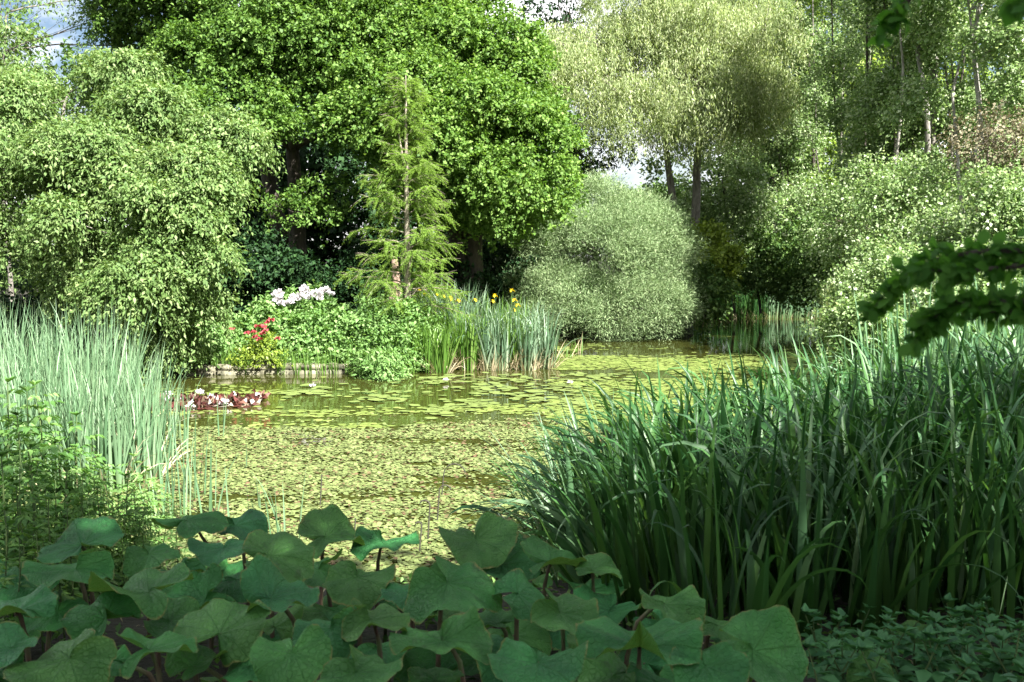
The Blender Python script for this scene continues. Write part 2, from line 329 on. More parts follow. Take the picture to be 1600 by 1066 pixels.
m, N, L = newmat('pond_water'); tc = N.new('ShaderNodeTexCoord'); nz = N.new('ShaderNodeTexNoise'); nz.inputs['Scale'].default_value = 5; nz.inputs['Detail'].default_value = 3
mp = N.new('ShaderNodeMapping'); mp.inputs['Scale'].default_value = (.6, 1, 1); L.new(tc.outputs['Object'], mp.inputs['Vector']); L.new(mp.outputs[0], nz.inputs['Vector'])
b = N.new('ShaderNodeBsdfPrincipled'); b.inputs['Base Color'].default_value = (.035, .038, .008, 1); b.inputs['Roughness'].default_value = .04; b.inputs['IOR'].default_value = 1.333
b.inputs['Specular IOR Level'].default_value = .75
bp = N.new('ShaderNodeBump'); bp.inputs['Distance'].default_value = .01; bp.inputs['Strength'].default_value = .18; L.new(nz.outputs['Fac'], bp.inputs['Height']); L.new(bp.outputs[0], b.inputs['Normal'])
o = N.new('ShaderNodeOutputMaterial'); L.new(b.outputs[0], o.inputs['Surface'])
tag(mesh('water', np.array([[-14, 5.5, 0], [12, 5.5, 0], [12, 39.5, 0], [-14, 39.5, 0]], float), np.array([[0, 1, 2, 3]]), m), None, None, kind='structure')

# ---------------------------------------------------------------- trees
def ell(px, py, rx, ry, Y, ry_depth=None):
    c = W(px, py, Y); s = Y / F
    return (c, np.array([rx * s, (ry_depth if ry_depth else .8 * min(rx, ry) * s + .25), ry * s]))
def crown_pts(rng, ells, n, k, lobe_r, cl_r, upb=.45, back=.35, dens=1.5, inner=.62):
    area = np.array([(e[1][0] * e[1][2]) for e in ells]); lob = []
    for (c, r), a in zip(ells, area):
        m = max(4, int(dens * 4 * a / lobe_r ** 2)); d = rvec(rng, m)
        d = d[(d[:, 1] < .35) | (rng.random(m) < back)]
        cc = c + d * r * (inner + (1 - inner) * rng.random((len(d), 1)) ** .6)
        lob.append(np.concatenate([cc, d], 1))
    lob = np.concatenate(lob); lr = lobe_r * rng.uniform(.6, 1.35, len(lob))
    nc = n // k; li = rng.choice(len(lob), nc, p=lr ** 2 / (lr ** 2).sum())
    v = unit(rng.normal(size=(nc, 3)) + lob[li, 3:] * .7 + UP * upb)
    p = lob[li, :3] + v * (lr[li] * rng.uniform(.55, 1.08, nc))[:, None] * np.array([1.1, 1, .7])
    return p, v, lob
def leaves_for(rng, p, v, k, cl_r, L, wd, mode):
    n = len(p) * k; P = np.repeat(p, k, 0); V = np.repeat(v, k, 0)
    if mode == 'hang':
        t = rng.random(n); ln = np.repeat(rng.uniform(.3, 1.3, len(p)), k)
        P = P + np.stack([rng.normal(size=n) * .05, rng.normal(size=n) * .05, -t * ln], 1) + V * np.array([1, 1, 0]) * (.25 * np.sqrt(t))[:, None]
        d = unit(rng.normal(size=(n, 3)) * .45 - UP); nr = unit(V + rng.normal(size=(n, 3)) * .7)
    elif mode == 'fine':
        P = P + rng.normal(size=(n, 3)) * cl_r; d = unit(V * .8 + UP * .15 + rng.normal(size=(n, 3)) * .55); nr = unit(UP + V * .3 + rng.normal(size=(n, 3)) * .6)
    else:      # leafy shoots growing outwards and nodding at the tip
        m = len(p); sh = unit(v * np.array([1, 1, .7]) + rng.normal(size=(m, 3)) * .45); ln = rng.uniform(.5, 1.4, m) * cl_r * 2.6
        sh = np.repeat(sh, k, 0); ln = np.repeat(ln, k); t = rng.random(n); nod = .55 if mode == 'droop' else .25
        P = P + sh * (t * ln)[:, None] - UP * (nod * t * t * ln)[:, None] + rng.normal(size=(n, 3)) * cl_r * .28
        if mode == 'droop':
            d = unit(sh * .6 + rng.normal(size=(n, 3)) * .5 - UP * .6); nr = unit(V * .8 + UP * .45 + rng.normal(size=(n, 3)) * .45)
        else:
            d = unit(sh * .5 + rng.normal(size=(n, 3)) * .65 - UP * .25); nr = unit(V * .45 + UP * .75 + rng.normal(size=(n, 3)) * .5)
    s = rng.uniform(.45, 1.45, n)
    return leafquads(P, d, nr, L * s, wd * s)
def tree(name, label, cat, seed, base, ells, n, mat, k=14, lobe_r=.6, cl_r=.16, L=.09, wd=.055, mode='flat', trunk=None, tr=.16, bmat='bark_dark',
         group=None, twigs=True, crown='crown', dens=1.5, upb=.45, back=.35, limbs=True, inner=.62, trunk_name='trunk'):
    rng = np.random.default_rng(seed); base = np.asarray(base, float)
    root = thing(name, label, cat, base, group)
    p, v, lob = crown_pts(rng, ells, n, k, lobe_r, cl_r, upb, back, dens, inner)
    V, Q = leaves_for(rng, p, v, k, cl_r, L, wd, mode)
    V[:, 2] = np.maximum(V[:, 2], .02)
    mesh(crown, V - base, Q, M[mat], root)
    A = Acc()
    tops = trunk or [ells[0][0]]
    ends = []; tr0 = tr
    for ti, tp in enumerate(tops):
        if ti and group and 'poplar' in group: tr = tr0 * .55
        tp = np.asarray(tp, float); q = bend(rng, base - UP * .2, tp, 9, .05 if group is None or 'poplar' not in group else .12); A.add(*tube(q - base, np.linspace(tr, tr * .35, 9), 8)); ends.append(q)
    allq = np.concatenate(ends)
    if limbs:
        for c, r in ells:
            low = allq[allq[:, 2] < max(c[2], allq[:, 2].min() + .3)]; s = low[np.argmin(np.linalg.norm(low - c, axis=1) + .0)]
            q = bend(rng, s, c, 7, .08, .04); A.add(*tube(q - base, np.linspace(tr * .4, tr * .15, 7), 5))
            if twigs:
                mine = lob[np.linalg.norm((lob[:, :3] - c) / r, axis=1) < 1.05]
                for l in mine[:26]:
                    s2 = q[rng.integers(2, 7)]; A.add(*tube(bend(rng, s2, l[:3], 4, .1) - base, np.linspace(tr * .1, .006, 4), 3))
    A.build(trunk_name, M[bmat], root, True)
    return root

T = tree
# far wood
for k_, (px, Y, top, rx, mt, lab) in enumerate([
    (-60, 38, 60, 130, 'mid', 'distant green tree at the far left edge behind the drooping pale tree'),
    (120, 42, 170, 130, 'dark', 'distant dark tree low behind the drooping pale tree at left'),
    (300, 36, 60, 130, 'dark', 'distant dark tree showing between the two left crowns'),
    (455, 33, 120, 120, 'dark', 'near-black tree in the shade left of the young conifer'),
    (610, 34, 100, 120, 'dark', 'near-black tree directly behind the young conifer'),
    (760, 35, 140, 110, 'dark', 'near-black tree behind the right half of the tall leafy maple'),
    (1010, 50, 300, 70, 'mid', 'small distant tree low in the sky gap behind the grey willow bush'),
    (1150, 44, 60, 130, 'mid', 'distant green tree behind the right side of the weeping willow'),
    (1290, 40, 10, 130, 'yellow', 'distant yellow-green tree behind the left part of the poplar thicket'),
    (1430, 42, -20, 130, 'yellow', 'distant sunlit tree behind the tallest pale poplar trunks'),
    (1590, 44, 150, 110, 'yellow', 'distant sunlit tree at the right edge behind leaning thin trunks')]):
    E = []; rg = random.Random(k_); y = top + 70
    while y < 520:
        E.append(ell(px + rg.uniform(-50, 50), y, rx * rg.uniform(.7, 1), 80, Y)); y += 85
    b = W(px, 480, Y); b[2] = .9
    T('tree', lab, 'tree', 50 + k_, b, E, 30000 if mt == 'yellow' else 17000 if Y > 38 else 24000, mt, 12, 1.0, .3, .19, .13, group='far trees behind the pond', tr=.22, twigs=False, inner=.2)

# dark thin-leaved tree in the sky gap
b = W(885, 470, 33); b[2] = .8
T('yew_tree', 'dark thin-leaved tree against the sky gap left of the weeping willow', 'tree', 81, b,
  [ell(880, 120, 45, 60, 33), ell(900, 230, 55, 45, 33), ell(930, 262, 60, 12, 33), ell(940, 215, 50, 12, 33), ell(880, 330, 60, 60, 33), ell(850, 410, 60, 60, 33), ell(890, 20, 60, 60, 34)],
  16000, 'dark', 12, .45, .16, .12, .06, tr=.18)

# big tree 1 (left half of the centre) and 2 (right half)
b = W(470, 470, 25.5); b[2] = .7
T('maple_tree', 'tall dense green tree filling the top left of centre, black beneath', 'tree', 3, b,
  [ell(260, 35, 90, 50, 27), ell(350, 20, 110, 60, 26), ell(440, 40, 110, 70, 25), ell(350, 110, 100, 60, 25), ell(470, 105, 80, 32, 24.5), ell(560, 190, 26, 10, 24), ell(450, 205, 30, 10, 23.5), ell(370, 185, 70, 35, 23.5),
   ell(540, 60, 90, 70, 25), ell(520, 300, 30, 14, 24.5), ell(470, 330, 26, 10, 24), ell(300, -60, 160, 60, 26), ell(480, -60, 160, 60, 26)],
  240000, 'maple', 20, .5, .15, .08, .064, trunk=[W(440, 60, 25.5), W(360, 60, 26.5)], tr=.28, upb=.7)
b = W(745, 460, 25); b[2] = .7
T('maple_tree', 'tall bright green leafy tree behind and right of the young conifer', 'tree', 4, b,
  [ell(620, 60, 110, 80, 25.5), ell(730, 90, 100, 70, 25), ell(650, 165, 110, 80, 24), ell(790, 140, 60, 70, 25), ell(740, 205, 110, 70, 23.5), ell(825, 225, 45, 60, 24.5),
   ell(680, 275, 80, 50, 24), ell(790, 290, 85, 45, 23.5), ell(700, 335, 45, 24, 24.5), ell(790, 335, 40, 25, 25.5), ell(575, 160, 45, 50, 26),
    ell(600, -50, 130, 60, 26)],
  290000, 'maple2', 20, .48, .15, .08, .064, trunk=[W(720, 80, 25.5), W(640, 60, 26)], tr=.26, upb=.65)

# left drooping tree
b = W(160, 560, 19.5); b[2] = .5
T('hazel_tree', 'broad pale green tree with drooping leaves overhanging the left bank', 'tree', 1, b,
  [ell(105, 150, 95, 45, 21), ell(200, 165, 90, 65, 20), ell(275, 215, 85, 50, 19), ell(350, 240, 34, 18, 18.6), ell(60, 215, 90, 80, 20), ell(175, 270, 110, 60, 18.5),
   ell(285, 310, 75, 45, 17.8), ell(340, 300, 36, 24, 18), ell(205, 360, 110, 62, 17.3), ell(310, 385, 55, 42, 17.4), ell(80, 330, 90, 60, 18.3), ell(250, 440, 80, 38, 17.4),
   ell(-40, 280, 80, 100, 19), ell(295, 490, 44, 26, 17.8), ell(240, 525, 40, 22, 18.2), ell(150, 440, 50, 26, 18.5)],
  300000, 'left', 20, .5, .15, .082, .036, 'droop', dens=.52, inner=.72, upb=.6, trunk=[W(190, 200, 20), W(90, 220, 20.5), W(290, 330, 18.8)], tr=.14, bmat='bark')
b = W(20, 500, 27); b[2] = .9
T('birch_tree', 'thin airy tree at the top left corner with sky showing through', 'tree', 2, b,
  [ell(10, 20, 70, 30, 27), ell(110, 0, 40, 10, 27), ell(20, 100, 60, 50, 27), ell(160, 30, 40, 22, 27), ell(-40, 140, 60, 100, 27), ell(190, 70, 24, 20, 27), ell(10, 330, 60, 100, 28)],
  17000, 'left', 10, .4, .2, .085, .045, 'droop', tr=.07, bmat='bark')

# weeping willow
b = W(1082, 415, 30); b[2] = .7
T('willow_tree', 'weeping willow with pale yellowish hanging leaves and two dark stems', 'tree', 5, b,
  [ell(880, 70, 45, 30, 29), ell(920, 110, 60, 40, 28.5), ell(975, 160, 50, 50, 28.5), ell(1010, 60, 60, 60, 29.5), ell(1075, 40, 80, 60, 29.5), ell(1090, 130, 80, 70, 28.5), ell(1035, 160, 60, 40, 29),
   ell(1140, 70, 60, 60, 29), ell(1195, 50, 40, 50, 28.5), ell(1190, 140, 36, 40, 28.5), ell(840, 105, 20, 20, 28), ell(1150, 140, 50, 50, 29), ell(1000, -10, 90, 40, 30), ell(1120, -30, 90, 40, 30), ell(930, 60, 50, 30, 29.5)],
  210000, 'weep', 18, .4, .10, .10, .022, 'hang', trunk=[W(1035, 190, 29.5), W(1100, 120, 29.5)], tr=.19, bmat='bark', inner=.5, back=.6)

# grey-green rounded willow bush
b = W(940, 500, 27.5); b[2] = .35
T('willow_bush', 'large rounded grey-green willow bush at the far water edge', 'bush', 6, b,
  [ell(925, 345, 75, 52, 27.5), ell(990, 362, 65, 55, 27.2), ell(865, 385, 60, 60, 27), ell(840, 440, 50, 60, 26.6), ell(930, 410, 85, 65, 26), ell(1020, 425, 45, 65, 26.8), ell(890, 480, 75, 42, 25.8), ell(980, 480, 75, 42, 26), ell(1035, 485, 38, 38, 26.8), ell(940, 395, 110, 95, 27), ell(1025, 390, 40, 50, 27)],
  330000, 'bush', 22, .5, .12, .085, .013, 'fine', tr=.1, bmat='bark', dens=2.0, inner=.68, upb=.6, back=.25, trunk=[W(930, 400, 27.5), W(1000, 410, 27.5)])

# shrubs in the shade behind the irises and on the right bank
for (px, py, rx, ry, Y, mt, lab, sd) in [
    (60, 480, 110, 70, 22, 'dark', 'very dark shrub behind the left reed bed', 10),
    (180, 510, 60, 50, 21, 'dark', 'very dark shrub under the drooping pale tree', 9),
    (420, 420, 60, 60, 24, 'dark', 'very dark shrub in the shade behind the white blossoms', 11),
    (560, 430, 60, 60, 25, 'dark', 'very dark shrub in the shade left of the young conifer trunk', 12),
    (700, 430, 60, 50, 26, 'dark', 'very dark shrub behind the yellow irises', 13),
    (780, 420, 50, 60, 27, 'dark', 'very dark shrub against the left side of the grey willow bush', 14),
    (1085, 450, 30, 36, 28, 'mid', 'low green shrub hiding the foot of the willow stems', 18),
    (1150, 285, 70, 70, 33, 'silver', 'pale leafy shrub filling the gap right of the willow stems', 19),
    (1010, 330, 50, 36, 34, 'mid', 'green shrub between the round bush and the left willow stem', 21),
    (1105, 388, 26, 42, 28.6, 'lime', 'bright lime-green shrub just right of the willow stems', 15),
    (1190, 405, 60, 45, 33, 'mid', 'shady green shrub behind the far reeds', 16),
    (1290, 400, 60, 60, 32, 'mid', 'shady green shrub right of the far reeds', 17)]:
    b = W(px, py + ry, Y); b[2] = .5
    T('shrub', lab, 'shrub', sd, b, [ell(px - rx * .3, py, rx * .8, ry, Y), ell(px + rx * .4, py + ry * .2, rx * .6, ry * .7, Y - .4), ell(px, py + ry * .8, rx, ry * .5, Y)],
      11000, mt, 12, .4, .15, .10, .07, tr=.05, group='shrubs behind the pond', dens=1.0, inner=.4)

# poplar thicket on the right: thin trunks, small silvery leaves
rgp = random.Random(5)
POP = [(1175, 440, 39, 1165, -60, .10, 'bark_dark', 'thin dark poplar, nearest to the weeping willow'),
       (1215, 440, 38, 1200, -60, .09, 'bark_dark', 'thin poplar second from the weeping willow, mostly hidden by leaves'),
       (1262, 435, 38, 1225, -60, .11, 'bark_dark', 'dark poplar leaning slightly left behind the far reeds'),
       (1305, 430, 37, 1312, -60, .09, 'bark', 'slim poplar with bushy crown above the right end of the far reeds'),
       (1352, 430, 29, 1352, -60, .10, 'bark_dark', 'dark double-curved poplar standing under the upper overhanging twig'),
       (1375, 300, 26, 1388, -60, .13, 'bark_dark', 'stout dark poplar trunk in mid thicket'),
       (1412, 300, 24, 1425, -60, .10, 'bark', 'slim grey poplar left of the forked trunk'),
       (1445, 330, 23, 1440, -60, .12, 'bark_pale', 'forked poplar with a pale sunlit lower trunk'),
       (1490, 300, 24, 1487, -60, .12, 'bark', 'straight grey poplar between the forked trunk and the tallest pale trunk'),
       (1500, 310, 27, 1510, -60, .08, 'bark_dark', 'very thin dark poplar close beside the straight grey one'),
       (1532, 330, 21, 1545, -60, .115, 'bark_pale', 'tall pale-barked poplar, brightest trunk of the thicket'),
       (1540, 330, 24, 1590, -60, .07, 'bark_dark', 'thin trunk leaning right, first beyond the brightest pale trunk'),
       (1575, 340, 23, 1640, -60, .08, 'bark', 'grey trunk leaning right at the right edge of the thicket'),
       (1610, 340, 24, 1680, -60, .08, 'bark_dark', 'leaning dark poplar partly cut off by the right edge')]
for q, (px, py, Y, tx, ty, tr, bm, lab) in enumerate(POP):
    b = W(px, py, Y); b[2] = gz(b[0], b[1]); E = []
    for s in range(12):
        f = s / 10; cx = px + (tx - px) * f + rgp.uniform(-45, 45) * (1 + f * .3); cy = 400 + (ty - 400) * f + rgp.uniform(-20, 20)
        if px > 1380 and 0 < cy < 260 and rgp.random() < .5: continue
        E.append(ell(cx, cy, rgp.uniform(26, 55), rgp.uniform(16, 36), Y + rgp.uniform(-1.5, 1)))
    T('poplar_tree', lab, 'tree', 100 + q, b, E, 24000 if px > 1460 else 38000, 'silver', 8, .24, .15, .07, .058, trunk=[W(tx, ty, Y), W(tx + rgp.uniform(20, 60), ty, Y + .5), W(tx - rgp.uniform(20, 60), ty, Y - .4)], tr=tr * .85, bmat=bm,
      group='poplar thicket on the right bank', upb=.35, back=.6, dens=1.6, inner=.15)
# silvery shrubs in front of the thicket
for q, (px, py, rx, ry, Y, mt, lab) in enumerate([
    (1220, 345, 70, 55, 37.5, 'silver', 'silvery shrub just right of the willow stems'),
    (1330, 350, 60, 50, 22, 'silver', 'silvery shrub above the right end of the far reeds'),
    (1400, 300, 60, 50, 20, 'silver', 'silvery shrub under the forked poplar'),
    (1480, 370, 70, 55, 18, 'silver', 'wide silvery shrub with bare pale twigs behind the overhanging branch'),
    (1570, 330, 60, 50, 17, 'silver', 'silvery shrub at the right edge below the brown dry bush'),
    (1565, 215, 55, 40, 19, 'brown', 'brown dry bush with bare twigs at the right edge'),
    (1390, 430, 60, 45, 17, 'silver', 'low silvery shrub behind the tallest bright flag blades'),
    (1345, 455, 40, 50, 20, 'weep', 'pale yellow-green grassy shrub at the right shore'),
    (1540, 460, 90, 50, 14, 'silver', 'low silvery shrub between the two dark overhanging twigs'),
    (1350, 520, 55, 38, 16.5, 'silver', 'low dark-based shrub hanging over the water at the right shore')]):
    b = W(px, py + ry, Y); b[2] = gz(b[0], b[1])
    E = [ell(px - rx * .4, py, rx * .6, ry * .8, Y), ell(px + rx * .4, py + ry * .1, rx * .6, ry * .7, Y - .3), ell(px, py - ry * .5, rx * .5, ry * .5, Y), ell(px, py + ry * .7, rx * .8, ry * .5, Y)]
    if (py + ry) < 430: E.append(ell(px, (py + ry + 470) / 2, rx * .6, (470 - py - ry) / 2 + 15, Y + .3))
    T('shrub', lab, 'shrub', 140 + q, b, E, 6000 if mt == 'brown' else 13500, mt, 8, .26, .16, .055 if mt != 'weep' else .09, .045 if mt != 'weep' else .014, 'flat' if mt != 'weep' else 'hang', tr=.05, bmat='twig', group='shrubs on the right bank', upb=.35, dens=.8, inner=.25, back=.7)

# young conifer
def conifer():
    rng = np.random.default_rng(9); b = W(637, 498, 19.6); b[2] = gz(b[0], b[1]) - .05; top = W(634, 118, 19.6); H = top[2] - b[2]
    root = thing('cypress_tree', 'young feathery light green conifer with straight grey trunk by the irises', 'tree', b)
    q = bend(rng, (0, 0, 0), top - b, 12, .01); tt = np.linspace(0, 1, 12); A = Acc()
    A.add(*tube(q, .072 * (1 - tt) ** .8 + .008, 9))
    q2 = bend(rng, q[7], top - b + np.array([-.25, .1, -.5]), 6, .02); A.add(*tube(q2, np.linspace(.028, .006, 6), 5))
    A.build('trunk', M['bark_conifer'], root, True)
    B = Acc(); P_ = []; D_ = []; N_ = []
    Y0 = 400
    prof = [(.10, 1.15), (.2, 1.35), (.3, 1.25), (.42, 1.12), (.55, .92), (.7, .72), (.85, .45), (.95, .3), (1, .12)]
    for i_ in range(78):
        f = .17 + .82 * ((i_ + rng.random()) / 78); z0 = f * H
        az = i_ * 2.4 + rng.normal() * .3; Lb = np.interp(f, [a for a, _ in prof], [c for _, c in prof]) * rng.uniform(.6, 1.08)
        if math.sin(az) < -.75 and rng.random() < .45: continue
        h = np.array([math.cos(az), math.sin(az), 0]); rise = rng.uniform(.12, .5) + .5 * f * f
        n_ = 9; s = np.linspace(0, 1, n_)
        pts = np.array([np.interp(z0, q[:, 2], q[:, 0]), np.interp(z0, q[:, 2], q[:, 1]), z0]) + h * (s * Lb)[:, None] + UP * ((rise * s - .28 * s * s) * Lb)[:, None] + np.cumsum(rng.normal(size=(n_, 3)), 0) * .018
        B.add(*tube(pts, np.linspace(.014 * (1.3 - f), .003, n_), 4))
        side = np.cross(UP, h)
        for j in range(33):
            s0 = rng.uniform(.12, 1); p0 = np.array([np.interp(s0, s, pts[:, c]) for c in range(3)])
            sg = rng.choice([-1, 1]); ln = rng.uniform(.16, .46) * (1.15 - .5 * s0) * (.6 + .6 * min(1, Lb))
            d = unit(h * rng.uniform(.3, 1) + side * sg * rng.uniform(.3, 1) + UP * rng.uniform(-.75, .45))
            m_ = int(ln / .0045); u = (np.arange(m_) + .5) / m_
            pp = p0 + d * (u * ln)[:, None] - UP * (.3 * u * u * ln)[:, None]
            sd = unit(np.cross(d, UP)); sgn = np.where(np.arange(m_) % 2, 1, -1)[:, None]
            P_.append(pp); D_.append(unit(d * .6 + sd * sgn + rng.normal(size=(m_, 3)) * .5)); N_.append(unit(UP + h * .3 + rng.normal(size=(m_, 3)) * .3))
            if j % 3 == 0: B.add(*tube(np.array([p0, p0 + d * ln * .5, p0 + d * ln - UP * .1 * ln]), [.004, .003, .002], 3))
    P_ = np.concatenate(P_); D_ = np.concatenate(D_); N_ = np.concatenate(N_)
    V, Q = leafquads(P_, D_, N_, .036 * rng.uniform(.6, 1.3, len(P_)), .0095, .2, .05); mesh('foliage', V, Q, M['conifer'], root)
    B.build('branch_work', M['twig'], root, True)
conifer()

# pinkish forked trunk behind the conifer
rng = np.random.default_rng(2); b = W(618, 478, 22.2); b[2] = .4
A = Acc()
A.add(*tube(bend(rng, W(628, 495, 22.2) - b, W(616, 405, 22.2) - b, 8, .05), np.linspace(.11, .08, 8), 9))
A.add(*tube(bend(rng, W(611, 495, 22.1) - b, W(620, 425, 22.2) - b, 6, .05), np.linspace(.10, .08, 6), 8))
0 and A.add(*tube(bend(rng, W(618, 410, 22.2) - b, W(607, 385, 22.4) - b, 6, .08), np.linspace(.05, .03, 6), 6))
o = thing('bare_trunk', 'pinkish forked bare trunk standing behind the conifer stem', 'trunk', b); A.build('stem', M['bark_pink'], o, True)

# ---------------------------------------------------------------- far bank planting
def mound(name, lab, cat, sd, px, pyb, rx, top, Y, mt, n, L=.08, wd=.055, mode='flat', group='leafy plants on the stone-edged bank', k=10, lobe=.22):
    rng = np.random.default_rng(sd); b = W(px, pyb, Y); b[2] = gz(b[0], b[1])
    root = thing(name, lab, cat, b, group); h = (pyb - top) / 2
    E = [ell(px, pyb - h * .9, rx, h * 1.05, Y, .55), ell(px, pyb - h * .35, rx * 1.05, h * .7, Y - .25, .5)]
    p, v, lob = crown_pts(rng, E, n, k, lobe, .08, .6, .4, 2.0, .5)
    V, Q = leaves_for(rng, p, v, k, .09, L, wd, mode); V[:, 2] = np.maximum(V[:, 2], b[2] - .1); mesh('foliage', V - b, Q, M[mt], root)
    A = Acc()
    for l in lob[::2][:40]:
        A.add(*tube(bend(rng, b + np.array([rng.normal() * .15, rng.normal() * .1, 0]), l[:3], 4, .1) - b, [.008, .006, .005, .003], 3))
    A.build('stem', M['stem'], root)
    return root, b
def flowers(root, b, pts, mat, r=.05, name='flower', sd=0, petals=14):
    rng = np.random.default_rng(sd)
    for px, py, Y in pts:
        c = W(px, py, Y); n = petals; d = rvec(rng, n); d[:, 2] = np.abs(d[:, 2]); d[:, 1] -= .3
        V, Q = leafquads(c + d * r * .25, unit(d), rvec(rng, n), r * rng.uniform(.9, 1.4, n), r * 1.1, .2, .1); mesh(name, V - b, Q, M[mat], root)
mound('leafy_shrub', 'low green shrub at the left end of the stone edging', 'shrub', 20, 345, 563, 36, 505, 19.3, 'herb', 5000, .07, .045)
r_, b_ = mound('leafy_shrub', 'green shrub with a cluster of red flowers', 'shrub', 21, 415, 560, 44, 480, 19.6, 'herb', 8000, .08, .055)
flowers(r_, b_, [(403, 511, 18.3), (410, 522, 18.3), (397, 520, 18.3), (406, 531, 18.2), (415, 518, 18.3), (418, 505, 18.4), (424, 501, 18.4), (433, 530, 18.2), (400, 527, 18.2), (362, 516, 18.3), (412, 512, 18.35), (386, 522, 18.2)], 'red', .05)
r_, b_ = mound('rhododendron_bush', 'bush topped with white blossom heads at the back of the bank', 'bush', 22, 470, 560, 62, 456, 20.6, 'herb', 13000, .1, .05)
rg = random.Random(3)
flowers(r_, b_, [(430, 461, 19.9), (437, 459, 19.9), (433, 470, 19.8), (440, 475, 19.8), (447, 476, 19.8), (436, 466, 19.8), (458, 466, 19.9), (464, 468, 19.9), (469, 463, 19.9), (474, 457, 20), (480, 466, 19.9), (487, 463, 19.9),
    (493, 458, 20), (499, 461, 19.9), (505, 456, 20), (511, 454, 20), (516, 460, 19.9), (500, 467, 19.9), (478, 455, 20), (454, 473, 19.8), (475, 452, 20.1)], 'white', .072, 'blossom', 4, 30)
mound('leafy_shrub', 'bright green leafy mound in the middle of the stone-edged bank', 'shrub', 23, 500, 560, 48, 486, 19.6, 'herb', 9000, .075, .05)
mound('leafy_shrub', 'bright green leafy mound spilling over the bank left of the irises', 'shrub', 24, 565, 562, 46, 476, 19.5, 'herb', 10000, .08, .05)
mound('leafy_shrub', 'bright green mound under the conifer trunk', 'shrub', 25, 625, 560, 34, 482, 19.2, 'herb', 7000, .075, .045)
mound('leafy_shrub', 'low yellow-green plant draping over the stone edging', 'shrub', 26, 412, 566, 36, 540, 19.0, 'lime', 3500, .06, .03)
mound('leafy_shrub', 'low leafy plant overhanging the water left of the irises', 'shrub', 27, 600, 584, 26, 545, 18.3, 'herb', 5000, .09, .03, 'droop')
def clump(name, lab, cat, sd, x, y, n, Lr, wr, mat, spread=.14, lean=.12, droop=.5, group=None, straw=0, seg=7, z=None, azb=None, part='blade', tp=3.0, keel=.2, p=(2, 4), kink=0):
    rng = np.random.default_rng(sd); z = max(-.05, gz(x, y)) if z is None else z
    root = thing(name, lab, cat, (x, y, z), group)
    a = rng.uniform(0, 2 * np.pi, n); r = spread * np.sqrt(rng.random(n)); B = np.stack([r * np.cos(a), r * np.sin(a), np.full(n, -.03)], 1)
    az = a + rng.normal(size=n) * .7
    if azb is not None: az = azb + rng.normal(size=n) * .9
    dr = np.abs(rng.normal(size=n)) * droop
    if kink: dr = np.where(rng.random(n) < kink, rng.uniform(1.3, 2.7, n), dr)
    V, Q, t = blades(rng, B, az, np.abs(rng.normal(size=n)) * lean + .02, rng.uniform(*Lr, n), rng.uniform(*wr, n), dr, rng.uniform(*p, n), seg, keel, tp)
    mesh(part, V, Q, M[mat], root, False, t)
    if straw:
        a = rng.uniform(0, 2 * np.pi, straw); B = np.stack([spread * np.cos(a), spread * np.sin(a) - .05, np.full(straw, 0.)], 1)
        V, Q, t = blades(rng, B, a, rng.uniform(.1, .9, straw), rng.uniform(.2, .7, straw), .018, rng.uniform(0, 1.4, straw), 2, 4, 0)
        mesh('dead_blade', V, Q, M['straw'], root, False, t)
    return root
# mid-pond irises
FL = [(655, 452), (663, 458), (679, 452), (672, 463), (684, 459), (703, 463), (707, 467), (716, 469), (676, 478), (742, 468), (773, 461), (770, 470), (800, 453), (804, 468), (809, 476), (804, 484), (699, 501), (693, 462)]
def irisflower(root, b, px, py, Y, rng):
    c = W(px, py, Y) - b; n = 6; a = np.arange(n) * np.pi / 3 + rng.random(); up = np.where(np.arange(n) % 2, .9, -.25)
    d = np.stack([np.cos(a), np.sin(a), up], 1); nr = np.stack([-np.cos(a) * .3, -np.sin(a) * .3, np.ones(n)], 1)
    V, Q = leafquads(np.repeat(c[None], n, 0), d, nr, np.where(np.arange(n) % 2, .055, .085), np.where(np.arange(n) % 2, .03, .055), .35, .1)
    mesh('flower', V, Q, M['gold'], root)
iris_spots = []
rg = random.Random(11)
rows = [('back', 20.7, list(range(645, 830, 20)), (1.25, 1.6)), ('middle', 20.0, list(range(636, 850, 24)), (1.2, 1.5)), ('front', 19.35, list(range(628, 858, 22)), (1.05, 1.4))]
flw = {}
for rn, Y, xs, Lr in rows:
    for i_, px in enumerate(xs):
        px2 = px + rg.uniform(-5, 5); c = W(px2, 500, Y + rg.uniform(-.2, .2) - (.5 if rn == 'front' and px < 700 else 0)); green = px < 705 and rn != 'back' or rg.random() < .2
        if rn == 'front' and 640 < px < 710: green = True
        r_ = clump('iris_clump', f'{"fresh green" if green else "blue-green"} iris clump, {ordf(i_)}, {rn} row', 'iris', 300 + len(iris_spots), c[0], c[1], 46,
                   Lr if px > 700 or rn == 'back' else (Lr[0] * .85, Lr[1] * .85), (.03, .05), 'iris_green' if green else 'iris_blue', .2, .16, .8, 'yellow irises growing along the far bank', straw=44 if rn == 'front' and px > 690 else 0, z=.0 if rn == 'front' else None, kink=.08)
        iris_spots.append((px2, Y, r_)) 
rng = np.random.default_rng(77)
for fx, fy in FL:
    cand = [s for s in iris_spots if s[1] > 19.6]; s = min(cand, key=lambda s: abs(s[0] - fx) + rg.uniform(0, 8)); b = np.array(s[2].location)
    irisflower(s[2], b, fx, fy, s[1] - .25, rng)
    c = W(fx, fy + 2, s[1] - .25) - b; V, Q = tube(bend(rng, (c[0] * .6, c[1] * .6, 0), c, 5, .03), .006, 4); mesh('flower_stalk', V, Q, M['stem'], s[2])
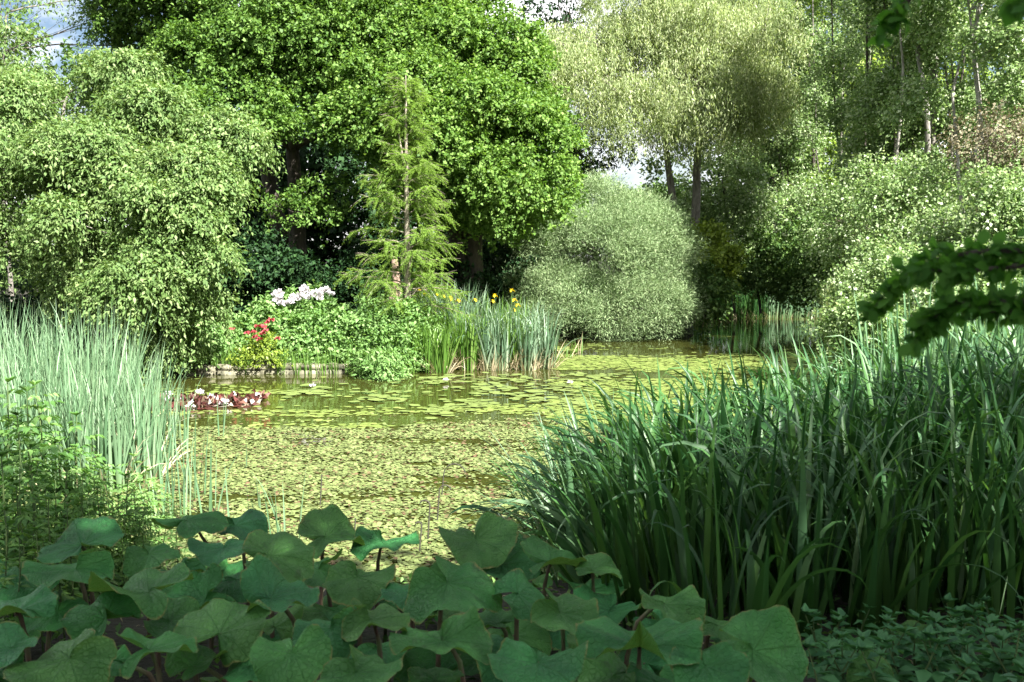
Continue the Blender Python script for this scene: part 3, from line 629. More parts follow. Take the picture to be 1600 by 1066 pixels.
for i_, (px, Y) in enumerate([(872, 20.3), (888, 21.5), (905, 22.5)]):
    c = W(px, 500, Y); clump('iris_clump', f'sparse iris tuft below the willow bush, {ordf(i_)}', 'iris', 370 + i_, c[0], c[1], 9, (.3, .6), (.015, .02), 'iris_green', .1, .4, .8, 'tufts at the foot of the willow bush', z=0, straw=4)
for i_, px in enumerate([338, 352, 362, 374, 384, 440, 463, 482, 503, 522, 545]):
    c = W(px, 560, 18.5); clump('grass_tuft', f'grassy tuft on the stone edging, {ordf(i_)}', 'grass tuft', 380 + i_, c[0], c[1], 26, (.4, .75), (.01, .016), 'iris_green', .1, .1, .4, 'grassy tufts on the stone edging')
# far reeds
k_ = 0
for rn, Y in (('back', 36.6), ('front', 35.4)):
    for i_, px in enumerate(range(1092, 1292, 17)):
        c = W(px + rg.uniform(-4, 4), 480, Y); k_ += 1
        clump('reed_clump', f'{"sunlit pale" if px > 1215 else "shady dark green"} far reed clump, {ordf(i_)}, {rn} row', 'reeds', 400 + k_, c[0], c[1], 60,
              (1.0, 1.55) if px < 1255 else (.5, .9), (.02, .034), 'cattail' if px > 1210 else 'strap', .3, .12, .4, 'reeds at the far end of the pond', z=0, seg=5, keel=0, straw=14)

# stone edging
rng = np.random.default_rng(31); A = Acc(); p0 = W(262, 560, 18.3); p1 = W(570, 560, 18.55); n = 19
a_ = np.array([p0[0], p0[1]]); b_ = np.array([p1[0], p1[1]]); e = (b_ - a_); Ls = np.linalg.norm(e); e /= Ls; f_ = np.array([-e[1], e[0]])
for course in range(2):
    x = 0 if course else -.1
    while x < Ls:
        wd = rng.uniform(.28, .6); g_ = .008; h0, h1 = (-.12, .075) if course == 0 else (.083, .165 + rng.uniform(-.02, .025))
        off = rng.uniform(-.02, .03) + course * .02
        xs = [x + g_, x + wd - g_]; ys = [off, off + .35]
        V = []
        for zz, ins in ((h0, 0), (h0 + .02, -.008), (h1 - .025, -.006), (h1, .02)):
            for (u_, v_) in ((xs[0] + ins, ys[0] + ins), (xs[1] - ins, ys[0] + ins), (xs[1] - ins, ys[1] - ins), (xs[0] + ins, ys[1] - ins)):
                q = a_ + e * (u_ + rng.normal() * .006) + f_ * (v_ + rng.normal() * .006); V.append([q[0], q[1], zz + rng.normal() * .005])
        Q = [[r * 4 + s, r * 4 + (s + 1) % 4, r * 4 + 4 + (s + 1) % 4, r * 4 + 4 + s] for r in range(3) for s in range(4)] + [[12, 13, 14, 15]]
        A.add(np.array(V), np.array(Q)); x += wd
M['stone'] = bark('edging_stone', (.06, .06, .035), (.23, .21, .14), 5, .9)
tag(A.build('stone_edging', M['stone']), 'low pale stone block edging along the water under the left bank', 'edging')

# ---------------------------------------------------------------- floating plants
def discs(rng, P, r, z, sides=6, tilt=.05, notch=True):
    n = len(P); a = np.linspace(0, 2 * np.pi, sides, endpoint=False)[None] + rng.random((n, 1)) * 6.28
    rr = r[:, None] * rng.uniform(.8, 1.15, (n, sides)); X = P[:, :1] + np.cos(a) * rr; Y = P[:, 1:2] + np.sin(a) * rr
    ta = rng.random((n, 1)) * 6.28; Z = z[:, None] + (np.cos(a) * np.cos(ta) + np.sin(a) * np.sin(ta)) * rr * np.abs(rng.normal(size=(n, 1))) * tilt
    V = np.stack([X, Y, np.maximum(Z, .003)], 2).reshape(-1, 3); return V, np.arange(n * sides).reshape(n, sides)
def fbm(x, y, s, o=3): return noise.fractal((x * s, y * s, 3.3), 1.0, 2.0, o)
rng = np.random.default_rng(41)
cand = np.column_stack([rng.uniform(-7.5, 5.6, 190000), rng.uniform(6.1, 14.0, 190000)]); cand = cand[sdist(cand) < -.05]
keep = np.zeros(len(cand), bool)
for i_, (x, y) in enumerate(cand):
    d = .5 + 1.0 * fbm(x * .5, y * 1.3, .9) + .55 * fbm(x * .7, y * 1.6, 3.3)
    if 7.9 < y < 9.3 and -2.8 < x < .2: d -= .5 * math.sin((y - 7.9) / 1.4 * math.pi) - .1 * fbm(x * .8, y * 4, 2)
    if y > 12.0: d -= (y - 12.0) * .8
    if x < -3 and y > 10: d -= .35
    keep[i_] = rng.random() < min(1, max(.03, d * 1.5 + .33))
c = cand[keep]; V, Q = discs(rng, c, rng.uniform(.011, .028, len(c)), rng.uniform(.004, .014, len(c)), 6, .25)
tag(mesh('floating_leaves', V, Q, M['float']), 'carpet of tiny yellow-green floating leaves over the near half of the pond', 'floating plants', kind='stuff')
cand = np.column_stack([rng.uniform(-7, 9, 90000), rng.uniform(12.6, 33, 90000)]); cand = cand[sdist(cand) < -.05]
keep = np.zeros(len(cand), bool)
for i_, (x, y) in enumerate(cand):
    d = .05 + 1.3 * fbm(x * .35, y * 1.2, .6) + .5 * fbm(x * .6, y * 2, 2.2)
    px = 800 + x / y * F
    if px > 860: d += .5 - max(0, (y - 22.5)) * .33
    else: d -= .42 + max(0, y - 15.5) * .12
    if px > 1250: d -= (px - 1250) / 200
    keep[i_] = rng.random() < max(0.01, d * 1.6)
c = cand[keep]; V, Q = discs(rng, c, rng.uniform(.02, .07, len(c)), rng.uniform(.004, .01, len(c)), 7, .03)
tag(mesh('duckweed', V, Q, M['weed']), 'yellow-green duckweed streaks on the open far water', 'floating plants', kind='stuff')

LIL = [(700, 594, 60, 'wide'), (800, 592, 55, 'flat'), (760, 606, 60, 'bright'), (880, 604, 50, 'sunlit'), (930, 590, 60, 'pale'), (820, 620, 45, 'brownish'), (745, 631, 30, 'small round'), (480, 612, 60, 'thin'), (590, 622, 60, 'scattered'), (905, 630, 50, 'loose'), (690, 642, 40, 'brown-edged')]
for i_, (px, py, rx, ad) in enumerate(LIL):
    c0 = G(px, py); rng = np.random.default_rng(500 + i_); s = c0[1] / F; root = thing('water_lily', '', 'water lily', (c0[0], c0[1], 0), 'water lilies in open water')
    below = ('below the iris clumps', 'below the right irises', 'below the iris reflections', 'left of the dark flag blades', 'below the grey willow bush', 'among dark reflections',
             'in the middle of the dark water', 'below the red-flowered shrub', 'right of the red-leaved lily', 'close to the dark flag blades', 'at the edge of the floating carpet')[i_]
    root['label'] = f'{ad} patch of floating lily pads {below}'
    n = 40; u = rng.normal(size=(n, 2)) * .5; P = np.column_stack([u[:, 0] * rx * s, u[:, 1] * .75])
    V, Q = discs(rng, P, rng.uniform(.05, .11, n), rng.uniform(.012, .03, n), 12, .06)
    for q in range(n): mesh('pad', V[q * 12:q * 12 + 12], np.arange(12)[None], M['pad'], root)
    for f_ in range(1 if i_ in (0, 3, 7) else 0):
        n = 16; d = rvec(rng, n); d[:, 2] = np.abs(d[:, 2]) * .8 + .2; p = np.array([rng.normal() * .3 * rx * s, rng.normal() * .3, .04])
        V, Q = leafquads(p + d * .01, d, rvec(rng, n), .06, .03); mesh('flower', V, Q, M['white'], root)
# red-leaved lily
c0 = G(308, 632); rng = np.random.default_rng(520); root = thing('water_lily', 'red-leaved water lily crowded with upright dark red and white leaves', 'water lily', (c0[0], c0[1], 0))
n = 420; P = np.column_stack([rng.uniform(-.9, .9, n), rng.normal(size=n) * .28, rng.uniform(.01, .06, n)]); P[:, 1] += P[:, 0] * .25
V, Q = leafquads(P, unit(rng.normal(size=(n, 3)) * [1, 1, .3] + UP * .7), rvec(rng, n), rng.uniform(.06, .13, n), rng.uniform(.05, .09, n), .3, .3); mesh('leaves', V, Q, M['redpad'], root)
V, Q = discs(rng, P[:200], rng.uniform(.04, .08, 200), rng.uniform(.01, .03, 200), 9, .2); mesh('foliage', V, Q, M['redpad'], root)
for (px, py) in ((242, 636), (351, 636), (331, 627), (312, 620), (262, 622)):
    p = G(px, py) - np.array([c0[0], c0[1], -.05]); n = 26; d = rvec(rng, n); d[:, 2] = np.abs(d[:, 2])
    V, Q = leafquads(p + d * .01, d, rvec(rng, n), .075, .045); mesh('flower', V, Q, M['white'], root)

# dead hooked stems standing in the water
for i_, (px, py, h, hk) in enumerate([(668, 845, .30, .10), (683, 815, .28, .12), (655, 862, .22, .06), (690, 775, .22, .25), (500, 790, .3, .0), (522, 835, .26, .0), (495, 850, .2, .0), (552, 850, .22, .0)]):
    rng = np.random.default_rng(540 + i_); b = G(px, py, .0) if i_ < 4 else G(px, py, .0)
    sgn = -1 if i_ % 2 else 1; t = np.linspace(0, 1, 9)
    P = np.column_stack([.02 * t, 0 * t, h * t]); 
    if hk: a = np.linspace(0, np.pi * .95, 8)[1:]; P = np.concatenate([P, np.column_stack([.02 - sgn * hk * .4 * (1 - np.cos(a)), 0 * a, h + hk * .4 * np.sin(a)])])
    tag(mesh('dead_stem', *tube(P, .006, 5), M['deadstem']), ('tall hooked dark dead stem behind the butterbur leaves', 'dark dead stem with a small hook, right of the tall one', 'short hooked dead stem nearest the butterbur leaves', 'arched dark dead stem out on the floating carpet',
        'slanting dark dead stem by the lone grass blades', 'dark dead stem second from the lone grass blades', 'short dark dead stem left of the slanting one', 'short straight dark dead stem between the slanting and hooked stems')[i_], 'stem', 'dead stems in the near water').location = (b[0], b[1], -.02)

# ---------------------------------------------------------------- left reeds
k_ = 0
for rn, Y, x0, x1, st, Lr in (('back', 12.6, -60, 215, 19, (1.35, 1.75)), ('second', 11.6, -60, 225, 20, (1.3, 1.75)), ('third', 10.5, -60, 235, 22, (1.2, 1.6)), ('front', 9.4, -60, 250, 24, (1.05, 1.45))):
    for i_, px in enumerate(range(x0, x1, st)):
        c = W(px + rg.uniform(-8, 8), 600, Y + rg.uniform(-.35, .35)); k_ += 1
        hf = 1.0 if px < 180 else .8
        clump('cattail_clump', f'pale reed clump, {ordf(i_)}, {rn} row, left reed bed', 'reeds', 600 + k_, c[0], c[1], 29, (Lr[0] * hf * .78, Lr[1] * hf * 1.05), (.019, .038), 'cattail', .24, .17, .35, 'reed bed at the left', z=-.02, seg=6, keel=.15, tp=2.0, straw=9)
for i_, (px, Y, n, l) in enumerate([(262, 11.8, 12, 1.0), (285, 11.2, 7, .9), (300, 9.0, 9, .95), (325, 8.4, 6, .8), (275, 8.2, 9, 1.0), (250, 8.0, 10, 1.0), (400, 7.6, 3, .6), (425, 7.5, 3, .65), (445, 7.3, 4, .6), (350, 7.8, 3, .6), (340, 12, 3, .7), (460, 7.6, 2, .7), (372, 10.2, 2, .4), (238, 12.4, 12, 1.2), (414, 8.6, 2, .35)]):
    c = W(px, 600, Y); clump('grass_tuft', f'sparse reed blades in the floating carpet, {ordf(i_)}', 'reeds', 680 + i_, c[0], c[1], n, (l * .7, l * 1.1), (.012, .02), 'cattail', .12, .12, .3, 'outlying reed tufts', z=-.02, seg=6, keel=.15)

# ---------------------------------------------------------------- leafy plants at the left
def leafy_plant(sd, H, nodes, LL, mat, wide=.5, comp=False):
    rng = np.random.default_rng(sd); q = bend(rng, (0, 0, -.05), (rng.normal() * .08, rng.normal() * .08, H), 8, .05)
    root = thing('leafy_plant', '', 'plant', (0, 0, 0)); V, Q = tube(q, np.linspace(.008, .003, 8), 5); mesh('stem', V, Q, M['stem'], root)
    P = []; D = []; Nn = []; Ls = []
    for j in range(nodes):
        f = .12 + .88 * (j + rng.random() * .3) / nodes; p0 = np.array([np.interp(f * H, q[:, 2], q[:, c]) for c in range(3)])
        for a in (0, np.pi):
            az = j * 1.57 + a + rng.normal() * .4; h = np.array([math.cos(az), math.sin(az), 0]); l = LL * rng.uniform(.7, 1.2) * (1.25 - .75 * f)
            if comp:
                s = np.cross(UP, h); ll = l * 2.0
                for u in (.35, .6, .85, 1):
                    for sg in ((-1, 1) if u < 1 else (0,)):
                        P.append(p0 + h * ll * u + UP * ll * (.35 * u - .25 * u * u)); D.append(h * .7 + s * sg * .9 - UP * .25 + rng.normal(size=3) * .15); Nn.append(UP + rng.normal(size=3) * .25); Ls.append(l * .85)
            else:
                P.append(p0 + h * .01); D.append(h + UP * rng.uniform(-.1, .5)); Nn.append(UP - h * .2 + rng.normal(size=3) * .2); Ls.append(l)
    for j in range(10):
        az = rng.random() * 6.28; P.append(q[-1]); D.append(np.array([math.cos(az), math.sin(az), 1.])); Nn.append(rng.normal(size=3) * .3 + [-math.cos(az), -math.sin(az), .6]); Ls.append(LL * .5)
    P = np.array(P); Ls = np.array(Ls); V, Q = leafquads(P, unit(np.array(D)), unit(np.array(Nn)), Ls, Ls * wide, .25, .12); mesh('foliage', V, Q, M[mat], root)
    return root
protos = [leafy_plant(700, 1.0, 13, .10, 'nettle', .42, True), leafy_plant(701, 1.05, 15, .11, 'herb', .4, False), leafy_plant(702, .9, 12, .09, 'nettle', .45, True), leafy_plant(703, .8, 13, .12, 'nettle', .38, False), leafy_plant(704, .9, 12, .085, 'herb', .5, True)]
# (px of stem, py of its tip, distance, prototype)
PL = [(14, 598, 5.6, 0), (42, 612, 5.4, 0), (80, 600, 6.2, 4), (66, 640, 5.5, 0), (100, 655, 5.7, 2), (25, 650, 5.0, 0), (118, 700, 5.6, 0), (155, 712, 6.3, 4), (190, 715, 6.4, 4), (215, 735, 6.3, 4), (240, 740, 6.5, 4),
      (60, 700, 5.1, 3), (90, 730, 5.0, 2), (10, 715, 4.7, 3), (130, 745, 5.3, 0), (165, 760, 5.5, 2), (35, 760, 4.6, 3), (70, 780, 4.6, 3), (110, 790, 4.8, 3), (0, 800, 4.2, 3), (150, 800, 5.0, 1), (195, 775, 5.7, 1), (225, 790, 5.7, 0),
      (20, 840, 4.1, 3), (60, 830, 4.2, 3), (-20, 680, 5.2, 0), (-25, 760, 4.6, 2), (178, 735, 5.9, 1), (-10, 860, 3.9, 3), (95, 840, 4.3, 3), (205, 812, 5.3, 2), (250, 775, 6.0, 4), (140, 690, 6.2, 1), (50, 740, 4.9, 0), (30, 690, 5.3, 4), (75, 690, 5.6, 4), (110, 730, 5.5, 4), (170, 735, 5.8, 4), (205, 760, 5.8, 4), (85, 760, 4.9, 1), (130, 770, 5.2, 4), (5, 640, 5.4, 4), (225, 765, 6.1, 4)]
_r = random.Random(8); PL += [(q[0] + _r.uniform(-26, 26), q[1] + _r.uniform(5, 40), q[2] + _r.uniform(-.2, .3), _r.choice((0, 4, 1, 4, 3))) for q in PL if q[1] > 640]
PL.sort()
for i_, (px, py, Y, pr) in enumerate(PL):
    c = W(px, py, Y); g = gz(c[0], c[1]); tip = {0: 1.0, 1: 1.05, 2: .9, 3: .8, 4: .9}[pr]; s = max(.3, (c[2] - g)) / tip
    desc = ['dark green plant with divided leaves', 'sunlit plant with long paired leaves', 'bushy plant with small divided leaves', 'shaded plant with narrow paired leaves', 'bright sunlit leafy plant'][pr]
    lab = f'{desc}, {ordf(i_)}, lower left thicket'
    r_ = copy_thing(protos[pr], (c[0], c[1], g), lab, 'leafy plants at the lower left', rg.uniform(0, 6.28), s)
    r_['category'] = 'plant'
def kill(root):
    for ch in list(root.children): bpy.data.objects.remove(ch)
    bpy.data.objects.remove(root)

# ---------------------------------------------------------------- right flag clumps (big straps)
k_ = 0
for rn, Y, xs, Lr in (('farthest', 9.4, range(1180, 1700, 44), (1.45, 1.75)), ('fifth', 8.3, range(1000, 1720, 44), (1.4, 1.7)), ('fourth', 7.3, range(935, 1740, 46), (1.25, 1.6)),
                      ('third', 6.4, range(915, 1760, 50), (1.2, 1.55)), ('second', 5.6, range(930, 1780, 54), (1.15, 1.5)), ('front', 4.9, range(985, 1800, 58), (1.05, 1.4)), ('nearest', 4.4, range(1150, 1800, 95), (.7, 1.1))):
    for i_, px in enumerate(xs):
        c = W(px + rg.uniform(-14, 14), 700, Y + rg.uniform(-.25, .25)); k_ += 1
        edge = px < 1100 and Y < 8
        sc_ = np.interp(px, [900, 1000, 1280, 1500], [.74, .90, .94, 1.0])
        clump('flag_clump', f'dark strap-leaved clump, {ordf(i_)}, {rn} row, right bed', 'reeds', 800 + k_, c[0], c[1], 19, (Lr[0] * sc_, Lr[1] * sc_), (.036, .08) if Y > 5.2 else (.026, .052), 'strap_sunlit' if (Y > 9 and px > 1230) or (Y > 8 and px > 1380) or rg.random() < .10 else 'strap', .28, .2 if not edge else .32, 1.25 if not edge else 1.5,
              'strap-leaved clumps at the right', azb=3.0 if px < 1010 else None, seg=12, keel=.16, tp=3.4, kink=.55 if Y < 9 else .12, p=(2.2, 6), z=gz(c[0], c[1]) if sdist([[c[0], c[1]]])[0] > 0 else -.05)
for i_, (px, Y) in enumerate([(1010, 5.3), (1070, 5.0), (1130, 4.8), (1190, 4.7), (1260, 4.6), (1330, 4.6), (1400, 4.6), (1470, 4.6), (1540, 4.7), (1610, 4.7)]):
    c = W(px, 700, Y + .35); clump('flag_clump', f'low arching blades before the right bed, {ordf(i_)}', 'reeds', 960 + i_, c[0], c[1], 11, (.8, 1.45), (.020, .036), 'strap_sunlit' if i_ % 3 == 0 else 'strap', .15, .3, 2.0, 'strap-leaved clumps at the right', seg=12, keel=.12, p=(1.4, 3), z=gz(c[0], c[1]))
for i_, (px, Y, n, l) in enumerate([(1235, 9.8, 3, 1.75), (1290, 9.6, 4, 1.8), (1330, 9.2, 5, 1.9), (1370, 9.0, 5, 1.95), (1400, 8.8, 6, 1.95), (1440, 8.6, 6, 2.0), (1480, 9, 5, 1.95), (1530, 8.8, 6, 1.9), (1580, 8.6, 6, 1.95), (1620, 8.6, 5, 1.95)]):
    c = W(px, 700, Y); clump('flag_clump', f'tall pale blades above the right bed, {ordf(i_)}', 'reeds', 900 + i_, c[0], c[1], n * 2, (l * .86, l * 1.03), (.035, .055), 'strap_sunlit', .22, .12, .15, 'tall pale blades above the right bed', seg=8, keel=.15, z=gz(c[0], c[1]))
for i_, (px, Y) in enumerate([(905, 7.4), (925, 6.9), (900, 6.6), (935, 6.2), (955, 7.6), (915, 6.0), (965, 6.6), (980, 5.8), (945, 5.6)]):
    c = W(px, 800, Y); clump('sedge_tuft', f'arching thin-bladed sedge tuft, {ordf(i_)}', 'sedge', 930 + i_, c[0], c[1], 40, (.7, 1.25), (.014, .028), 'sedge', .12, .35, 1.5, 'sedge tufts at the left end of the right bed', seg=9, keel=.15, p=(1.2, 2), z=max(0, gz(c[0], c[1])), azb=2.9)

# ---------------------------------------------------------------- butterbur
def butterbur(label, sd, cpos, Rr, tilt, tdir, head, amp=.1, group='butterbur leaves in the foreground', cup=.05):
    """cpos centre of the blade, tilt of its normal towards azimuth tdir, head: heading of the leaf tip"""
    rng = np.random.default_rng(sd); cpos = np.asarray(cpos, float)
    nt_, nr_ = 84, 11; th = np.linspace(-np.pi, np.pi, nt_ + 1); s = np.linspace(.0, 1, nr_ + 1)
    TH, S = np.meshgrid(th, s); ph = rng.uniform(0, 6.28, 4)
    gap = .84 * np.exp(-((np.pi - np.abs(TH)) / .22) ** 2)
    Rad = Rr * (1 - gap) * (1 + .03 * np.sin(3 * TH + ph[0]) + .022 * np.sin(7 * TH + ph[1]) + .014 * np.sin(31 * TH + ph[2]) + .22 * np.cos(TH) + .16 * np.abs(np.sin(TH))) * S * .95
    X = Rad * np.cos(TH) ; Yl = Rad * np.sin(TH)
    Z = Rr * (amp * S ** 2 * np.sin(2 * TH + ph[1]) + .7 * amp * S ** 2 * np.sin(3 * TH + ph[3]) + .45 * amp * S ** 3 * np.sin(7 * TH + ph[0]) + .14 * amp * S ** 4 * np.sin(13 * TH + ph[2]) + cup * 3 * S * (1 - S * .8) - .06 * S ** 3 + .02 * np.cos(9 * TH) * np.sin(S * 3.1))
    kx, ky = rng.uniform(-.3, .12), rng.choice([rng.uniform(-.3, -.05), rng.uniform(.0, .25), rng.uniform(.1, .4)]); Z += kx * X * np.abs(X) / Rr * .8 + ky * Yl ** 2 / Rr
    # lobes beside the notch fold up a little
    Z += Rr * .18 * np.exp(-((np.pi - np.abs(TH)) / .5) ** 2) * S
    if sd % 5 in (1, 3, 4): head = -abs(head) + .3
    h = np.array([math.cos(head), math.sin(head), 0.]); sd_ = np.cross(UP, h)
    P = X[..., None] * h + Yl[..., None] * sd_ + Z[..., None] * UP - h * Rr * .12
    ax = np.array([-math.sin(tdir), math.cos(tdir), 0]); ct, st = math.cos(tilt), math.sin(tilt)
    def rot(v): return v * ct + np.cross(ax * np.ones_like(v), v) * st + ax * (v @ ax)[..., None] * (1 - ct)
    P = rot(P); att = rot((-h * Rr * .12)[None])[0]
    g = np.array([cpos[0] + att[0] + rng.normal() * .06, cpos[1] + att[1] + rng.uniform(.05, .2), 0]); g[2] = gz(g[0], g[1]) - .03
    root = thing('butterbur_leaf', label, 'butterbur', g, group)
    V = (P + cpos - g).reshape(-1, 3); nn = nt_ + 1
    i0 = (np.arange(nr_)[:, None] * nn + np.arange(nt_)[None]).ravel(); Q = np.stack([i0, i0 + 1, i0 + 1 + nn, i0 + nn], 1)
    mesh('leaf_blade', V, Q, M['butterbur'], root, True, uv=np.stack([TH, S, np.zeros_like(S)], -1).reshape(-1, 3))
    e = cpos + att - g; q = np.array([np.zeros(3), e * [.1, .1, .4], e * [.35, .35, .75], e * [.75, .75, .95], e - UP * .003])
    mesh('stalk', *tube(q, [.011, .010, .009, .008, .007], 7), M['redstem'], root, True)
C0 = -np.pi / 2   # azimuth towards the viewer
BB = [(295, 812, 4.7, 62, 38, C0 + .2, 1.2, .10, 'broad butterbur leaf at the top of the left half, facing the viewer'),
      (372, 822, 4.9, 50, 30, C0 + .6, .4, .10, 'butterbur leaf just right of the topmost left leaf'),
      (125, 850, 4.2, 70, 28, C0 - .2, 2.2, .10, 'butterbur leaf beside the nettles at the upper left'),
      (110, 892, 3.9, 75, 18, C0, 2.6, .12, 'butterbur leaf overlapping below the one beside the nettles'),
      (235, 868, 4.2, 45, 30, C0, 1.0, .10, 'small folded butterbur leaf between two larger upper left leaves'),
      (225, 925, 3.6, 84, 22, C0 - .3, 2.8, .13, 'large bowl-shaped butterbur leaf in the left half'),
      (430, 935, 3.5, 74, 34, C0, .1, .20, 'wavy pale-edged butterbur leaf in the left middle'),
      (430, 868, 4.0, 68, 34, C0 + .5, .3, .12, 'smooth upright butterbur leaf above the wavy pale-edged one'),
      (350, 858, 4.2, 55, 26, C0 + .2, 1.6, .10, 'narrow butterbur leaf below the topmost left leaf'),
      (100, 1035, 3.05, 92, 40, C0 - .2, 2.6, .12, 'big smooth butterbur leaf at the bottom left'),
      (240, 1015, 3.1, 72, 32, C0 + .4, .4, .16, 'curled butterbur leaf right of the big bottom left one'),
      (455, 1025, 3.0, 66, 44, C0 + .1, 1.9, .12, 'pointed bright butterbur leaf at the bottom centre left'),
      (515, 838, 4.7, 62, 18, C0 + .2, .6, .16, 'flat butterbur leaf bridging the gap at the water'),
      (600, 850, 4.7, 55, 14, C0, 1.4, .16, 'low flat butterbur leaf in front of the hooked stems'),
      (745, 846, 4.4, 66, 34, C0 + .1, 1.6, .10, 'top butterbur leaf of the right half, dark and smooth'),
      (868, 880, 4.2, 68, 30, C0 + .3, .3, .10, 'shallow dished butterbur leaf below the sedge'),
      (705, 915, 3.6, 82, 42, C0 - .1, 1.1, .12, 'large pale butterbur leaf in the centre with a lifted edge'),
      (815, 928, 3.6, 56, 30, C0 + .4, .4, .14, 'butterbur leaf joined right of the large pale central one'),
      (585, 970, 3.2, 62, 28, C0 + .2, .5, .16, 'small wavy butterbur leaf at the lower centre'),
      (510, 985, 3.2, 58, 26, C0 - .2, 2.8, .16, 'drooping butterbur leaf left of the small wavy one'),
      (1000, 1005, 3.0, 104, 44, C0 - .1, 1.4, .14, 'largest butterbur leaf, veined and crumpled, at the lower right'),
      (1045, 945, 3.5, 62, 26, C0 + .3, .3, .20, 'bright curled butterbur leaf pointing at the flag clumps'),
      (1185, 1020, 3.1, 88, 42, C0 + .4, -.3, .10, 'folded light green butterbur leaf at the right end'),
      (930, 892, 4.0, 44, 20, C0 + .3, .2, .10, 'narrow butterbur leaf tip touching the sedge'),
      (880, 960, 3.4, 60, 34, C0 + .3, .8, .12, 'dull butterbur leaf behind the largest one'),
      (20, 955, 3.4, 76, 26, C0 - .3, 2.9, .12, 'butterbur leaf cut off by the left edge'),
      (10, 1015, 3.1, 60, 20, C0 - .1, 2.9, .12, 'shaded butterbur leaf at the very corner bottom left'),
      (345, 985, 3.3, 80, 24, C0, 1.6, .14, 'deeply shaded butterbur leaf in the lower left centre'),
      (690, 1005, 3.1, 84, 24, C0, 1.8, .16, 'deeply shaded torn-looking butterbur leaf at the bottom centre'),
      (1105, 1045, 2.9, 66, 32, C0, 1.6, .10, 'butterbur leaf between the largest and the folded one'),
      (640, 925, 3.9, 48, 26, C0 - .3, 2.4, .12, 'small dark butterbur leaf left of the large pale central one'),
      (560, 905, 4.0, 58, 24, C0, 1.5, .14, 'dark butterbur leaf above the small wavy one'),
      (160, 965, 3.5, 60, 22, C0, 2.4, .14, 'dark butterbur leaf under the bowl-shaped one'),
      (840, 1040, 2.9, 80, 30, C0 - .1, 1.8, .14, 'dark butterbur leaf at the bottom between centre and largest leaf'),
      (560, 1055, 2.8, 70, 28, C0 + .1, 1.2, .14, 'dark butterbur leaf cut by the bottom edge near the centre')]
for i_, (px, py, Y, rp, tl, td, hd, am, lab) in enumerate(BB):
    butterbur(lab, 1000 + i_, W(px, py, Y), rp * .88 * Y / F, R(tl * .38 + (i_ * 7 % 5 - 2) * 5 - 1), td, hd, am * 1.6)
rng = np.random.default_rng(98)
MID = []
for i_ in range(400):
    px = rng.uniform(-40, 1180); py = rng.uniform(860, 1062)
    if py < 850 + max(0, px - 880) * .45 or any(math.hypot(px - q[0], (py - q[1]) * 1.6) < 66 for q in MID + BB): continue
    MID.append((px, py))
MID.sort()
for i_, (px, py) in enumerate(MID):
    Y = np.interp(py, [850, 1060], [4.5, 2.95]) + .12; c = W(px, py, Y)
    butterbur(f'medium butterbur leaf between the large ones, {ordf(i_)}', 1300 + i_, c, rng.uniform(38, 56) * Y / F, R(rng.uniform(2, 26)), C0 + rng.normal() * .7, rng.uniform(0, 6.28), rng.uniform(.1, .24), 'medium butterbur leaves')
rng = np.random.default_rng(99)
for i_ in range(60):
    px = rng.uniform(-60, 1240); Y = rng.uniform(2.7, 5.6); c = W(px, 500, Y)
    if px < 230 and Y > 4.2: continue
    if px > 1000 and Y > 4.1: continue
    c[2] = gz(c[0], c[1]) + rng.uniform(.04, .2)
    butterbur('dim butterbur leaf low under the larger foreground leaves', 1100 + i_, c, rng.uniform(.09, .17), R(rng.uniform(0, 25)), C0 + rng.normal() * 1.2, rng.uniform(0, 6.28), rng.uniform(.08, .18), 'lower layer of butterbur leaves')

# small herbs bottom right
protos2 = [leafy_plant(720, .32, 7, .13, 'herb_dark', .40, False), leafy_plant(721, .26, 6, .15, 'herb_dark', .55, False)]
HB = [(1300, 1035), (1325, 1010), (1360, 1050), (1395, 1055), (1430, 1040), (1460, 1020), (1490, 1040), (1520, 1030), (1550, 1050), (1585, 1035), (1275, 1050), (1345, 1060), (1415, 1065), (1480, 1062), (1570, 1010), (1600, 1060), (1535, 1064)]
HB += [(1255 + 21 * q, 1052 + (q * 37 % 26)) for q in range(17)]
HB += [(1262 + 19 * q, 1015 + (q * 53 % 34)) for q in range(19)]
HB.sort()
for i_, (px, py) in enumerate(HB):
    Y = 3.5 + (1060 - py) * .012; c = W(px, py, Y); g = gz(c[0], c[1]); s = max(.2, c[2] - g) / (.32, .26)[i_ % 2]
    r_ = copy_thing(protos2[i_ % 2], (c[0], c[1], g), f'{"pointed-leaved" if i_ % 2 == 0 else "broad-leaved"} small herb, {ordf(i_)} at bottom right', 'small herbs at the bottom right', rg.uniform(0, 6), min(1.6, s))
for r_ in protos + protos2: kill(r_)

for i_, (px, py, Y, rp, tl, td, hd, lab) in enumerate([(1440, 1000, 3.9, 34, 30, C0, 1.2, 'frilly kidney-shaped leaf among the small herbs, right one'), (1332, 1010, 3.9, 24, 30, C0, 1.4, 'small frilly kidney-shaped leaf among the herbs, left one'), (1365, 1055, 3.4, 36, 30, C0, 1.4, 'round smooth leaf among the herbs at the bottom edge')]):
    butterbur(lab, 1200 + i_, W(px, py, Y), rp * Y / F, R(tl), td, hd, .2, 'round leaves among the small herbs')

